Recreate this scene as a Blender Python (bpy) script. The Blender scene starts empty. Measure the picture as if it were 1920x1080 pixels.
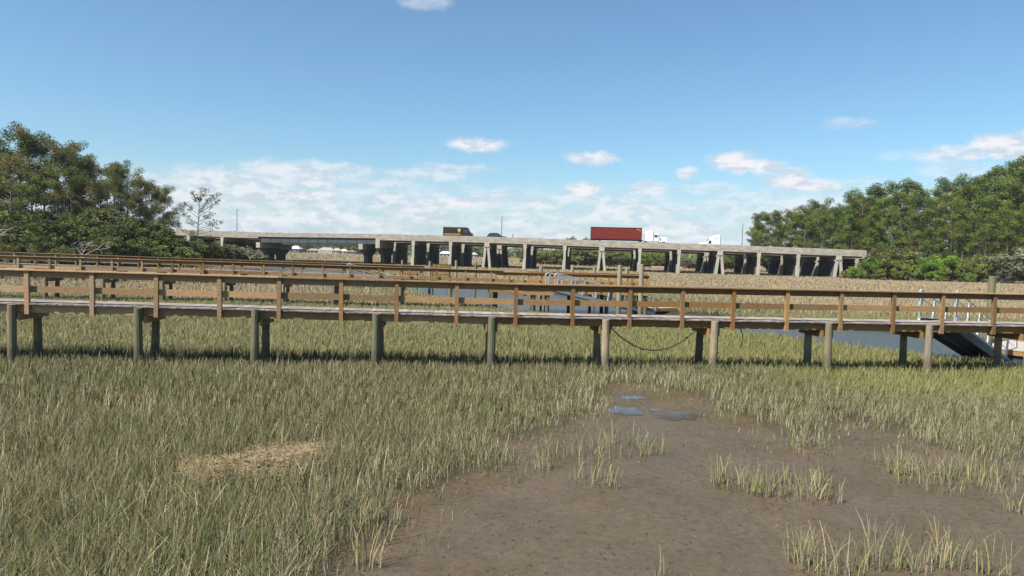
import bpy, math, random
import numpy as np
from mathutils import Vector, Matrix

random.seed(7)
rng = np.random.default_rng(7)
S = bpy.context.scene
COL = S.collection

# ------------------------------------------------------------------ camera
FPX = 1300.0
CAMH = 3.8
PITCH = math.atan(64 / FPX)
ROLL = math.atan(0.026)
Fv = Vector((0, math.cos(PITCH), -math.sin(PITCH)))
U0 = Vector((0, math.sin(PITCH), math.cos(PITCH)))
R0 = Vector((1, 0, 0))
Uv = U0 * math.cos(ROLL) - R0 * math.sin(ROLL)
Rv = R0 * math.cos(ROLL) + U0 * math.sin(ROLL)
CAM = Vector((0, 0, CAMH))
cd = bpy.data.cameras.new('camera')
cam = bpy.data.objects.new('camera', cd)
COL.objects.link(cam)
cd.sensor_width = 36
cd.lens = 36 * FPX / 1920
cd.clip_end = 9000
cd.clip_start = 0.1
m = Matrix((Rv, Uv, -Fv)).transposed().to_4x4()
m.translation = CAM
cam.matrix_world = m
S.camera = cam


def ray(px, py):
    return Fv + Rv * ((px - 960) / FPX) - Uv * ((py - 540) / FPX)


def at(px, py, Y):
    d = ray(px, py)
    return CAM + d * (Y / d.y)


def gnd(px, py, z=0.0):
    d = ray(px, py)
    return CAM + d * ((z - CAMH) / d.z)


def hz(px):
    return 476 + 0.026 * (px - 960)


# ------------------------------------------------------------------ light
SUN_EL = math.radians(53)
SUN_AZ = math.atan2(-0.80, -0.60)          # azimuth of the sun measured from +Y towards +X
S.view_settings.view_transform = 'Standard'
S.view_settings.look = 'None'
S.view_settings.exposure = 1.05
S.view_settings.gamma = 1
sd = bpy.data.lights.new('sun', 'SUN')
sd.energy = 4.9
sd.angle = math.radians(0.5)
sd.color = (1.0, 0.93, 0.82)
so = bpy.data.objects.new('sun', sd)
COL.objects.link(so)
sdir = Vector((math.sin(SUN_AZ) * math.cos(SUN_EL), math.cos(SUN_AZ) * math.cos(SUN_EL), math.sin(SUN_EL)))
so.rotation_euler = sdir.to_track_quat('Z', 'Y').to_euler()

W = bpy.data.worlds.new('World')
S.world = W
W.use_nodes = True
nt = W.node_tree
nt.nodes.clear()


class NG:
    """tiny node graph helper"""
    def __init__(s, t):
        s.t = t

    def n(s, kind, **kw):
        o = s.t.nodes.new(kind)
        for k, v in kw.items():
            setattr(o, k, v)
        return o

    def put(s, sock, v):
        if isinstance(v, bpy.types.NodeSocket):
            s.t.links.new(v, sock)
        else:
            sock.default_value = v

    def m(s, op, a, b=0.0, c=0.0):
        o = s.n('ShaderNodeMath', operation=op)
        s.put(o.inputs[0], a)
        s.put(o.inputs[1], b)
        s.put(o.inputs[2], c)
        return o.outputs[0]

    def v(s, op, a, b=(0, 0, 0), out=0):
        o = s.n('ShaderNodeVectorMath', operation=op)
        s.put(o.inputs[0], a)
        s.put(o.inputs[1], b)
        return o.outputs[out]

    def rng(s, a, f0, f1, t0=0.0, t1=1.0, kind='SMOOTHSTEP'):
        o = s.n('ShaderNodeMapRange', interpolation_type=kind)
        s.put(o.inputs[0], a)
        for i, q in enumerate((f0, f1, t0, t1)):
            o.inputs[i + 1].default_value = q
        return o.outputs[0]

    def mix(s, f, a, b, blend='MIX'):
        o = s.n('ShaderNodeMix', data_type='RGBA', blend_type=blend)
        s.put(o.inputs[0], f)
        for i, q in ((6, a), (7, b)):
            if isinstance(q, tuple) and len(q) == 3:
                q = (*q, 1)
            s.put(o.inputs[i], q)
        return o.outputs[2]

    def noise(s, vec, scale, detail=4.0, rough=0.55, dist=0.0, out=0):
        o = s.n('ShaderNodeTexNoise')
        if vec is not None:
            s.put(o.inputs['Vector'], vec)
        o.inputs['Scale'].default_value = scale
        o.inputs['Detail'].default_value = detail
        o.inputs['Roughness'].default_value = rough
        o.inputs['Distortion'].default_value = dist
        return o.outputs[out]


g = NG(nt)
sky = g.n('ShaderNodeTexSky', sky_type='NISHITA')
sky.sun_disc = False
sky.sun_elevation = SUN_EL
sky.sun_rotation = SUN_AZ
sky.air_density = 1.0
sky.dust_density = 0.9
sky.ozone_density = 1.3
tc = g.n('ShaderNodeTexCoord')
sep = g.n('ShaderNodeSeparateXYZ')
g.put(sep.inputs[0], tc.outputs['Generated'])
az = g.m('ARCTAN2', sep.outputs[0], sep.outputs[1])
el = g.m('ARCSINE', sep.outputs[2])
comb = g.n('ShaderNodeCombineXYZ')
g.put(comb.inputs[0], az)
g.put(comb.inputs[1], el)
P = comb.outputs[0]
wob = g.noise(P, 26, 5, 0.62, out=1)
wob = g.v('MULTIPLY', g.v('SUBTRACT', wob, (0.5, 0.5, 0.5)), (0.040, 0.022, 0))
PW = g.v('ADD', P, wob)


def azel(px, py):
    d = ray(px, py).normalized()
    return math.atan2(d.x, d.y), math.asin(d.z)


CLOUDS = [(893, 271, 62, 14, .95), (1103, 294, 50, 14, .95), (1125, 301, 40, 9, .9), (1288, 324, 22, 11, .8), (1372, 303, 52, 18, 1), (1410, 312, 60, 14, 1),
          (1478, 335, 46, 22, 1), (1520, 348, 62, 16, .95), (1092, 360, 46, 20, 1), (1060, 370, 40, 10, .7), (1865, 272, 40, 18, 1), (1905, 280, 50, 17, 1),
          (1785, 290, 66, 15, .75), (860, 380, 74, 13, .95), (910, 374, 50, 14, .95), (1215, 355, 52, 15, .75), (570, 368, 76, 14, .95), (1592, 233, 42, 10, .35),
          (803, 4, 54, 15, .42), (1790, 319, 60, 15, .45), (1610, 340, 50, 10, .4), (757, 390, 28, 11, .75),
          (592, 346, 38, 14, .85), (1130, 410, 30, 10, .75), (530, 393, 26, 9, .7), (1670, 292, 30, 9, .25), (650, 388, 24, 8, .7),
          (1960, 262, 50, 20, .9), (720, 342, 80, 14, .55), (800, 326, 90, 13, .6), (860, 314, 80, 9, .5), (1340, 385, 60, 10, .5),
          (440, 352, 150, 42, .80), (560, 322, 130, 24, .80), (640, 318, 80, 14, .6), (350, 372, 110, 40, .75), (1420, 368, 80, 15, .5), (1250, 385, 70, 12, .4),
          (1330, 352, 70, 12, .45), (700, 362, 90, 15, .5), (-120, 330, 120, 30, .6), (2100, 330, 160, 30, .6), (480, 400, 200, 22, .45), (1000, 395, 120, 14, .4)]
tot = None
for (cx, cy, rx, ry, st) in CLOUDS:
    a0, e0 = azel(cx, cy)
    d = g.v('SUBTRACT', PW, (a0, e0, 0))
    d = g.v('MULTIPLY', d, (FPX / rx, FPX / ry, 0))
    r = g.v('LENGTH', d, out=1)
    mk = g.rng(r, 1.18, 0.42, 0.0, st)
    tot = mk if tot is None else g.m('MAXIMUM', tot, mk)
# thin layered deck of cloud close to the horizon
PL = g.v('MULTIPLY', PW, (1, 4.5, 1))
ln = g.noise(PL, 9, 6, 0.6)
lay = g.m('MULTIPLY', g.rng(ln, 0.30, 0.62), g.m('MULTIPLY', g.rng(el, 0.110, 0.065), g.rng(el, -0.02, 0.0)))
lay = g.m('MULTIPLY', lay, 0.88)
tot = g.m('MAXIMUM', tot, lay)
tot = g.m('MULTIPLY', tot, g.rng(g.noise(PW, 55, 4, 0.6), 0.22, 0.50, 0.86, 1.0))
hazy = g.rng(el, 0.14, 0.0, 0.0, 0.45)
SKYK = 0.072
shade = g.noise(g.v('ADD', g.v('MULTIPLY', P, (1, 2.2, 1)), (3.1, 0.4, 0)), 34, 4, 0.6)
ccol = g.mix(g.rng(shade, 0.40, 0.58), (0.305 / SKYK, 0.345 / SKYK, 0.39 / SKYK), (0.435 / SKYK, 0.44 / SKYK, 0.455 / SKYK))
sk = g.mix(1.0, sky.outputs[0], (0.74, 0.965, 1.05), 'MULTIPLY')
base = g.mix(hazy, sk, (0.262 / SKYK, 0.322 / SKYK, 0.385 / SKYK))
skyc = g.mix(tot, base, ccol)
bg = g.n('ShaderNodeBackground')
g.put(bg.inputs[0], skyc)
bg.inputs[1].default_value = SKYK
wo = g.n('ShaderNodeOutputWorld')
nt.links.new(bg.outputs[0], wo.inputs[0])

# ------------------------------------------------------------------ cycles thrift
S.cycles.max_bounces = 5
S.cycles.diffuse_bounces = 2
S.cycles.glossy_bounces = 2
S.cycles.transmission_bounces = 3
S.cycles.transparent_max_bounces = 6
S.cycles.caustics_reflective = False
S.cycles.caustics_refractive = False
S.cycles.use_denoising = True


# ------------------------------------------------------------------ materials
def mat(name, rough=0.8, col=None, grain=0.0, gscale=(1, 1, 1), gfreq=3.0, spec=0.3, bump=0.0, metal=0.0,
        transl=0.0, rand=0.0, hue=0.0, upn=0.0):
    """base colour is either the fixed col or the mesh's own 'tint' attribute, varied by a grain noise"""
    M = bpy.data.materials.new(name)
    M.use_nodes = True
    t = M.node_tree
    t.nodes.clear()
    k = NG(t)
    out = k.n('ShaderNodeOutputMaterial')
    b = k.n('ShaderNodeBsdfPrincipled')
    if col is None:
        a = k.n('ShaderNodeAttribute', attribute_name='tint')
        c = a.outputs['Color']
    else:
        r = k.n('ShaderNodeRGB')
        r.outputs[0].default_value = (*col, 1)
        c = r.outputs[0]
    tcn = k.n('ShaderNodeTexCoord')
    vec = k.v('MULTIPLY', tcn.outputs['Object'], gscale)
    nz = k.noise(vec, gfreq, 5, 0.6)
    if grain:
        f = k.rng(nz, 0.25, 0.75, 1 - grain, 1 + grain, 'LINEAR')
        c = k.v('SCALE', c, out=0) if False else k.mix(1.0, c, _cmb(k, f), 'MULTIPLY')
    if rand:
        oi = k.n('ShaderNodeObjectInfo')
        f = k.rng(oi.outputs['Random'], 0, 1, 1 - rand, 1 + rand, 'LINEAR')
        hs = k.n('ShaderNodeHueSaturation')
        k.put(hs.inputs['Color'], c)
        k.put(hs.inputs['Value'], f)
        hr = k.m('FRACT', k.m('MULTIPLY', oi.outputs['Random'], 17.3))
        k.put(hs.inputs['Hue'], k.rng(hr, 0, 1, 0.5 - hue, 0.5 + hue, 'LINEAR'))
        c = hs.outputs[0]
    k.put(b.inputs['Base Color'], c)
    b.inputs['Roughness'].default_value = rough
    b.inputs['Specular IOR Level'].default_value = spec
    b.inputs['Metallic'].default_value = metal
    if bump:
        bn = k.n('ShaderNodeBump')
        bn.inputs['Strength'].default_value = 1.0
        bn.inputs['Distance'].default_value = bump
        k.put(bn.inputs['Height'], nz)
        k.put(b.inputs['Normal'], bn.outputs[0])
    if upn:
        # blades and leaves are curved and fine: average their shading normal towards the sky
        ge = k.n('ShaderNodeNewGeometry')
        vn = k.v('NORMALIZE', k.v('ADD', k.v('MULTIPLY', ge.outputs['Normal'], (1 - upn, 1 - upn, 1 - upn)), (0, 0, upn)))
        k.put(b.inputs['Normal'], vn)
    if transl:
        tr = k.n('ShaderNodeBsdfTranslucent')
        k.put(tr.inputs[0], c)
        mx = k.n('ShaderNodeMixShader')
        mx.inputs[0].default_value = transl
        t.links.new(b.outputs[0], mx.inputs[1])
        t.links.new(tr.outputs[0], mx.inputs[2])
        t.links.new(mx.outputs[0], out.inputs[0])
    else:
        t.links.new(b.outputs[0], out.inputs[0])
    return M


def _cmb(k, f):
    c = k.n('ShaderNodeCombineColor')
    for i in range(3):
        k.put(c.inputs[i], f)
    return c.outputs[0]


M_wood = mat('timber', 0.75, None, 0.36, (0.6, 0.6, 6), 9, 0.2, 0.004)
M_deck = mat('weathered_decking', 0.85, None, 0.25, (1, 1, 1), 7, 0.2, 0.004)
M_pile = mat('treated_pile', 0.85, None, 0.36, (7, 7, 0.8), 3, 0.2, 0.01)
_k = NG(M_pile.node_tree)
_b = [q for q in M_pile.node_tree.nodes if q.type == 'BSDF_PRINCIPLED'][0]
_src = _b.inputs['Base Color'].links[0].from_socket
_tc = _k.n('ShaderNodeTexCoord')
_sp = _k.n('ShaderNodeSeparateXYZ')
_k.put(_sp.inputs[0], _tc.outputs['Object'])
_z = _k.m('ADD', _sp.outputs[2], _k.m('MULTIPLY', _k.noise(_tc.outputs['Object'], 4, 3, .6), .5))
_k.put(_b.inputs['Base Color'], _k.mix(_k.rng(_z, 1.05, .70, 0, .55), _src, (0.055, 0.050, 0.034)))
M_blade = mat('grass_blade', 0.8, None, 0.0, spec=0.12, transl=0.25, upn=0.38)
M_straw = mat('dead_straw', 0.8, None, 0.0, spec=0.15)
M_leaf = mat('foliage', 0.75, None, 0.0, spec=0.12, transl=0.28, rand=0.22, hue=0.018, upn=0.28)
M_bark = mat('bark', 0.9, None, 0.3, (1, 1, 0.3), 3, 0.1, 0.03)
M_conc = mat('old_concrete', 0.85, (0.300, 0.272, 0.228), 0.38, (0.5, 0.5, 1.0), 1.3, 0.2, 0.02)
M_shade_conc = mat('shade_dark_pier_concrete', 0.9, (0.088, 0.092, 0.082), 0.25, (1, 1, .2), 1.1, 0.15, 0.02)  # pier concrete with the shade under the deck put into its base colour
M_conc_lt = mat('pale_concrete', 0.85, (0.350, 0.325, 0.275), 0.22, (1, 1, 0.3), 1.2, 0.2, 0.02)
M_steel = mat('grey_painted_girder', 0.5, (0.063, 0.078, 0.081), 0.15, (1, 1, 1), 0.7)
M_asph = mat('asphalt', 0.9, (0.037, 0.037, 0.037), 0.2, (1, 1, 1), 2)
M_alu = mat('aluminium', 0.45, (0.42, 0.43, 0.44), 0.05, metal=0.25, spec=0.5)
M_grate = mat('dark_grating', 0.7, (0.095, 0.102, 0.098), 0.2)
M_black = mat('black_rubber', 0.7, (0.02, 0.02, 0.022), 0.1)
M_white = mat('white_paint', 0.28, (0.74, 0.74, 0.72), 0.03, spec=0.5)
M_glass = mat('dark_glass', 0.08, (0.02, 0.028, 0.035), spec=0.8)
M_red = mat('container_red', 0.6, (0.155, 0.018, 0.013), 0.22, (0.6, 0.6, 1.5), 1.3)
M_brown = mat('brown_paint', 0.35, (0.022, 0.014, 0.010), 0.08, spec=0.5)
M_gold = mat('gold_paint', 0.4, (0.62, 0.34, 0.05), 0.1)
M_darkblue = mat('dark_blue_paint', 0.25, (0.02, 0.03, 0.045), spec=0.6)
M_hose = mat('hose_rubber', 0.5, (0.020, 0.036, 0.036), 0.1)
M_cable = mat('black_cable', 0.5, (0.015, 0.015, 0.015))
M_tint = mat('painted_wall', 0.8, None, 0.12, (1, 1, 1), 0.6)


# ------------------------------------------------------------------ mesh helpers
class MB:
    def __init__(s):
        s.v, s.f, s.c = [], [], []

    def add(s, vs, fs, col=(0.5, 0.5, 0.5)):
        o = len(s.v)
        s.v += [tuple(p) for p in vs]
        s.f += [tuple(i + o for i in q) for q in fs]
        s.c += [col] * len(fs)

    def beam(s, a, b, w, h, col=(0.5, 0.5, 0.5), up=Vector((0, 0, 1)), taper=1.0):
        """box from a to b; w across, h along up; a and b are on its axis"""
        a, b = Vector(a), Vector(b)
        d = (b - a).normalized()
        sd_ = d.cross(up)
        if sd_.length < 1e-4:
            sd_ = d.cross(Vector((0, 1, 0)))
        sd_.normalize()
        u = sd_.cross(d).normalized()
        vs = []
        for p, t_ in ((a, 1), (b, taper)):
            for sx, sz in ((-1, -1), (1, -1), (1, 1), (-1, 1)):
                vs.append(p + sd_ * sx * w / 2 * t_ + u * sz * h / 2 * t_)
        s.add(vs, [(0, 3, 2, 1), (4, 5, 6, 7), (0, 1, 5, 4), (1, 2, 6, 5), (2, 3, 7, 6), (3, 0, 4, 7)], col)

    def cyl(s, a, b, r0, r1=None, n=10, col=(0.5, 0.5, 0.5), cap=True):
        r1 = r0 if r1 is None else r1
        a, b = Vector(a), Vector(b)
        d = (b - a).normalized()
        x = d.cross(Vector((0, 0, 1)))
        if x.length < 1e-3:
            x = Vector((1, 0, 0))
        x.normalize()
        y = d.cross(x)
        vs = []
        for p, r in ((a, r0), (b, r1)):
            for i in range(n):
                t_ = 2 * math.pi * i / n
                vs.append(p + x * math.cos(t_) * r + y * math.sin(t_) * r)
        fs = [(i, (i + 1) % n, n + (i + 1) % n, n + i) for i in range(n)]
        if cap:
            fs += [tuple(range(n))[::-1], tuple(range(n, 2 * n))]
        s.add(vs, fs, col)

    def tube(s, pts, r, n=6, col=(0.5, 0.5, 0.5), r1=None):
        r1 = r if r1 is None else r1
        pts = [Vector(p) for p in pts]
        vs, fs = [], []
        for k_, p in enumerate(pts):
            d = (pts[min(k_ + 1, len(pts) - 1)] - pts[max(k_ - 1, 0)]).normalized()
            x = d.cross(Vector((0, 0, 1)))
            if x.length < 1e-3:
                x = Vector((1, 0, 0))
            x.normalize()
            y = d.cross(x)
            rr = r + (r1 - r) * k_ / max(1, len(pts) - 1)
            for i in range(n):
                t_ = 2 * math.pi * i / n
                vs.append(p + x * math.cos(t_) * rr + y * math.sin(t_) * rr)
        for k_ in range(len(pts) - 1):
            for i in range(n):
                j = (i + 1) % n
                fs.append((k_ * n + i, k_ * n + j, (k_ + 1) * n + j, (k_ + 1) * n + i))
        fs += [tuple(range(n))[::-1], tuple((len(pts) - 1) * n + i for i in range(n))]
        s.add(vs, fs, col)

    def prism(s, prof, y0, y1, col=(0.5, 0.5, 0.5), y0s=None, y1s=None):
        """profile of (x, z) points swept from y0 to y1"""
        n = len(prof)
        vs = [(p[0], (y0s[i] if y0s else y0), p[1]) for i, p in enumerate(prof)]
        vs += [(p[0], (y1s[i] if y1s else y1), p[1]) for i, p in enumerate(prof)]
        fs = [(i, (i + 1) % n, n + (i + 1) % n, n + i) for i in range(n)]
        fs += [tuple(range(n))[::-1], tuple(range(n, 2 * n))]
        s.add(vs, fs, col)

    def build(s, name, mtl, parent=None, smooth=False, bevel=0.0):
        me = bpy.data.meshes.new(name)
        me.from_pydata(s.v, [], s.f)
        at_ = me.color_attributes.new('tint', 'FLOAT_COLOR', 'CORNER')
        arr = []
        for q, c in zip(s.f, s.c):
            arr += [c[0], c[1], c[2], 1.0] * len(q)
        at_.data.foreach_set('color', arr)
        me.materials.append(mtl)
        if smooth:
            me.polygons.foreach_set('use_smooth', [True] * len(me.polygons))
        me.update()
        o = bpy.data.objects.new(name, me)
        COL.objects.link(o)
        if parent is not None:
            o.parent = parent
        if bevel:
            bv = o.modifiers.new('bevel', 'BEVEL')
            bv.width = bevel
            bv.segments = 2
            bv.limit_method = 'ANGLE'
        return o


def tag(o, label=None, cat=None, group=None, kind=None):
    if label:
        o['label'] = label
    if cat:
        o['category'] = cat
    if group:
        o['group'] = group
    if kind:
        o['kind'] = kind
    return o


def empty(name, loc=(0, 0, 0), rz=0.0):
    o = bpy.data.objects.new(name, None)
    o.empty_display_size = 0.2
    COL.objects.link(o)
    o.location = loc
    o.rotation_euler = (0, 0, rz)
    return o


def arr_mesh(name, verts, quads, tris, qcol, tcol, mtl):
    """mesh straight from numpy arrays; colours per face"""
    me = bpy.data.meshes.new(name)
    nq, ntr = len(quads), len(tris)
    me.vertices.add(len(verts))
    me.vertices.foreach_set('co', verts.astype(np.float32).ravel())
    loops = np.concatenate([quads.ravel(), tris.ravel()]).astype(np.int32)
    me.loops.add(len(loops))
    me.loops.foreach_set('vertex_index', loops)
    me.polygons.add(nq + ntr)
    ls = np.concatenate([np.arange(nq) * 4, nq * 4 + np.arange(ntr) * 3]).astype(np.int32)
    me.polygons.foreach_set('loop_start', ls)
    me.update(calc_edges=True)
    a = me.color_attributes.new('tint', 'FLOAT_COLOR', 'CORNER')
    cc = np.ones((len(loops), 4), np.float32)
    if nq:
        cc[:nq * 4, :3] = np.repeat(qcol, 4, axis=0)
    if ntr:
        cc[nq * 4:, :3] = np.repeat(tcol, 3, axis=0)
    a.data.foreach_set('color', cc.ravel())
    me.materials.append(mtl)
    return me


def vnoise(x, y, scale, seed=0):
    """smooth value noise 0..1"""
    x = np.asarray(x, float) / scale
    y = np.asarray(y, float) / scale
    xi, yi = np.floor(x).astype(np.int64), np.floor(y).astype(np.int64)
    fx, fy = x - xi, y - yi
    fx, fy = fx * fx * (3 - 2 * fx), fy * fy * (3 - 2 * fy)

    def hsh(a, b):
        h = (a * 374761393 + b * 668265263 + seed * 144665) & 0x7fffffff
        h = ((h ^ (h >> 13)) * 1274126177) & 0x7fffffff
        return ((h ^ (h >> 16)) & 0xffff) / 65535.0
    return ((hsh(xi, yi) * (1 - fx) + hsh(xi + 1, yi) * fx) * (1 - fy) +
            (hsh(xi, yi + 1) * (1 - fx) + hsh(xi + 1, yi + 1) * fx) * fy)


def sdist(x, y, poly):
    """signed distance to polygon, positive inside"""
    x = np.asarray(x, float)
    y = np.asarray(y, float)
    ins = np.zeros(x.shape, bool)
    best = np.full(x.shape, 1e9)
    n = len(poly)
    for i in range(n):
        x0, y0 = poly[i]
        x1, y1 = poly[(i + 1) % n]
        c = ((y0 > y) != (y1 > y)) & (x < (x1 - x0) * (y - y0) / ((y1 - y0) if y1 != y0 else 1e-9) + x0)
        ins ^= c
        dx, dy = x1 - x0, y1 - y0
        t_ = np.clip(((x - x0) * dx + (y - y0) * dy) / (dx * dx + dy * dy + 1e-12), 0, 1)
        best = np.minimum(best, np.hypot(x - x0 - t_ * dx, y - y0 - t_ * dy))
    return np.where(ins, best, -best)


# ------------------------------------------------------------------ terrain shape
WZ = -0.35
creek = [(60, 23), (30, 23.8), (22, 25.0), (18.4, 27.0), (15.6, 30.0), (13.4, 33.6), (12.0, 37.0), (7.4, 40.5), (3.2, 42.5), (1.6, 45),
         (-3.5, 51), (-6.5, 59), (-14, 78), (-27, 96), (-46, 114), (-90, 130), (-150, 150),
         (-150, 190), (-90, 182), (-49, 158), (-30, 130), (-16, 104), (-8.5, 86), (-1, 80), (7.4, 69), (10.6, 53.6), (12.4, 50),
         (16, 46.5), (21.2, 43), (25, 41), (25.5, 37), (24.5, 34), (30, 33), (60, 33)]
mudpx = [(600, 1110), (655, 1040), (700, 1000), (765, 935), (860, 905), (935, 885), (960, 862), (930, 838), (985, 835),
         (1060, 800), (1105, 772), (1125, 738), (1160, 722), (1230, 728), (1300, 745), (1350, 778), (1405, 790),
         (1440, 815), (1500, 845), (1545, 842), (1560, 800), (1600, 795), (1650, 815), (1690, 812), (1720, 836), (1770, 850), (1850, 868),
         (1930, 875), (2050, 880), (2300, 1000), (2300, 1300), (500, 1300)]
MUDZ = -0.08
mud = [(gnd(a, b, MUDZ).x, gnd(a, b, MUDZ).y) for a, b in mudpx]


PUD_PX = [(1275, 780, 0.55, 0.20, 'widest shallow puddle on the mud flat reflecting the blue sky'),
          (1187, 745, 0.30, 0.12, 'thin puddle at the far tip of the mud inlet'),
          (1172, 770, 0.34, 0.26, 'faint round puddle beside the sparse grass at the mud inlet'),
          (1228, 768, 0.18, 0.06, 'narrowest sliver of puddle between two larger puddles')]
PUDS = [(gnd(q[0], q[1], MUDZ).x, gnd(q[0], q[1], MUDZ).y, q[2], q[3]) for q in PUD_PX]


def height(x, y):
    c = sdist(x, y, creek)
    h = 0.10 * (vnoise(x, y, 9, 3) - 0.5) * np.clip((y - 18) / 20, 0, 1)
    t_ = np.clip((c + 0.8) / 2.6, 0, 1)
    h = h - 1.1 * t_ * t_ * (3 - 2 * t_)
    near = (y < 45)
    mdd = np.where(near, sdist(x, np.where(near, y, 45), mud), -9)
    t_ = np.clip((mdd + 0.35) / 0.6, 0, 1)
    h = h + MUDZ * t_ * t_ * (3 - 2 * t_)
    h = h + np.where(mdd > -0.5, 0.022 * (vnoise(x, y, 0.9, 5) - 0.5) + 0.016 * (vnoise(x, y, 0.35, 6) - 0.5), 0)
    for (a_, b_, ra, rb) in PUDS:
        q = np.hypot((x - a_) / (ra * 1.7), (y - b_) / (rb * 3.4))
        t_ = np.clip(1.6 - q * 1.1, 0, 1)
        h = h * (1 - t_) + (MUDZ - 0.012) * t_
    return h


def graded(lo, hi, s0, s1, d):
    out = [lo]
    while out[-1] < hi:
        u = (out[-1] - lo) / max(d, 1e-6)
        out.append(out[-1] + min(s1, s0 + (s1 - s0) * u))
    return out


pos = [0.0]
st = 0.16
while pos[-1] < 5000:
    p = pos[-1]
    pos.append(p + (0.16 if p < 10 else 0.16 + (p - 10) * 0.022 if p < 60 else 1.3 if p < 150 else (p - 140) * 0.13))
xs = np.array([-p for p in pos[:0:-1]] + pos)
yy = [2.0]
while yy[-1] < 5000:
    p = yy[-1]
    yy.append(p + (0.12 if p < 16 else 0.12 + (p - 16) * 0.012 if p < 90 else 1.2 if p < 185 else (p - 175) * 0.12))
ys = np.array([-3000, -800, -200, -60, -20, -8, -3, -0.5] + yy)
GX, GY = np.meshgrid(xs, ys)
GH = height(GX, GY)
nv = GX.size
verts = np.stack([GX.ravel(), GY.ravel(), GH.ravel()], 1)
ny_, nx_ = GX.shape
idx = np.arange(nv).reshape(ny_, nx_)
quads = np.stack([idx[:-1, :-1], idx[:-1, 1:], idx[1:, 1:], idx[1:, :-1]], -1).reshape(-1, 4)
cxq = verts[quads].mean(1)
crk = sdist(cxq[:, 0], cxq[:, 1], creek)
mudd = np.where(cxq[:, 1] < 45, sdist(cxq[:, 0], np.minimum(cxq[:, 1], 45), mud), -9)
colr = np.zeros((len(quads), 3))
litter = np.array([0.055, 0.043, 0.026])
mudc = np.array([0.088, 0.064, 0.038])
tan = np.array([0.150, 0.115, 0.074])
bank = np.array([0.036, 0.029, 0.019])
f = np.clip((cxq[:, 1] - 60) / 80, 0, 1)[:, None]
colr = litter * (1 - f) + tan * f
f = np.clip((mudd + 0.25) / 0.3, 0, 1)[:, None]
colr = colr * (1 - f) + mudc * f
f = (np.clip((crk + 2.0) / 1.0, 0, 1))[:, None]
colr = colr * (1 - f) + bank * f


def ground_mat():
    M = bpy.data.materials.new('marsh_mud')
    M.use_nodes = True
    t = M.node_tree
    t.nodes.clear()
    k = NG(t)
    out = k.n('ShaderNodeOutputMaterial')
    b = k.n('ShaderNodeBsdfPrincipled')
    a = k.n('ShaderNodeAttribute', attribute_name='tint')
    tcn = k.n('ShaderNodeTexCoord')
    v_ = tcn.outputs['Object']
    n1 = k.noise(v_, 0.55, 4, 0.6)
    n2 = k.noise(v_, 9, 5, 0.65)
    c = k.mix(1.0, a.outputs['Color'], _cmb(k, k.rng(n1, 0.3, 0.7, 0.88, 1.12, 'LINEAR')), 'MULTIPLY')
    c = k.mix(1.0, c, _cmb(k, k.rng(n2, 0.30, 0.70, 0.72, 1.25, 'LINEAR')), 'MULTIPLY')
    # patches where algae stains the mud ochre, and grey silt elsewhere
    n3 = k.noise(v_, 0.9, 3, 0.5, 0.4)
    c = k.mix(k.rng(n3, 0.50, 0.66, 0, 0.30), c, (0.080, 0.058, 0.027))
    c = k.mix(k.rng(n3, 0.46, 0.34, 0, 0.28), c, (0.080, 0.066, 0.050))
    vo = k.n('ShaderNodeTexVoronoi', voronoi_dimensions='2D')
    k.put(vo.inputs['Vector'], k.v('ADD', v_, k.v('MULTIPLY', k.noise(v_, 14, 2, 0.5, out=1), (.05, .05, 0))))
    vo.inputs['Scale'].default_value = 5.5
    vo.inputs['Randomness'].default_value = 1.0
    sepc = k.n('ShaderNodeSeparateColor')
    k.put(sepc.inputs[0], vo.outputs['Color'])
    keep = k.rng(sepc.outputs[0], 0.62, 0.66)
    siz = k.rng(sepc.outputs[1], 0, 1, 0.04, 0.17, 'LINEAR')
    hole = k.m('MULTIPLY', k.m('LESS_THAN', vo.outputs['Distance'], siz), keep)
    c = k.mix(k.m('MULTIPLY', hole, 0.65), c, (0.030, 0.020, 0.012))
    k.put(b.inputs['Base Color'], c)
    wet = k.noise(v_, 0.7, 4, 0.6)
    k.put(b.inputs['Roughness'], k.rng(wet, 0.44, 0.60, 0.16, 0.48))
    sxy = k.n('ShaderNodeSeparateXYZ')
    k.put(sxy.inputs[0], v_)
    k.put(b.inputs['Specular IOR Level'], k.rng(sxy.outputs[1], 19, 23, 0.50, 0.0))
    bn = k.n('ShaderNodeBump')
    bn.inputs['Strength'].default_value = 1.0
    bn.inputs['Distance'].default_value = 0.045
    hh = k.m('SUBTRACT', k.m('ADD', k.m('MULTIPLY', n2, 0.35), k.m('MULTIPLY', k.noise(v_, 26, 5, 0.7), 0.55)), k.m('MULTIPLY', hole, 0.6))
    k.put(bn.inputs['Height'], hh)
    k.put(b.inputs['Normal'], bn.outputs[0])
    t.links.new(b.outputs[0], out.inputs[0])
    return M


gm = arr_mesh('ground', verts, quads, np.zeros((0, 3), int), colr, np.zeros((0, 3)), ground_mat())
gm.polygons.foreach_set('use_smooth', [True] * len(gm.polygons))
ground = bpy.data.objects.new('ground', gm)
COL.objects.link(ground)
tag(ground, kind='structure')


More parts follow.
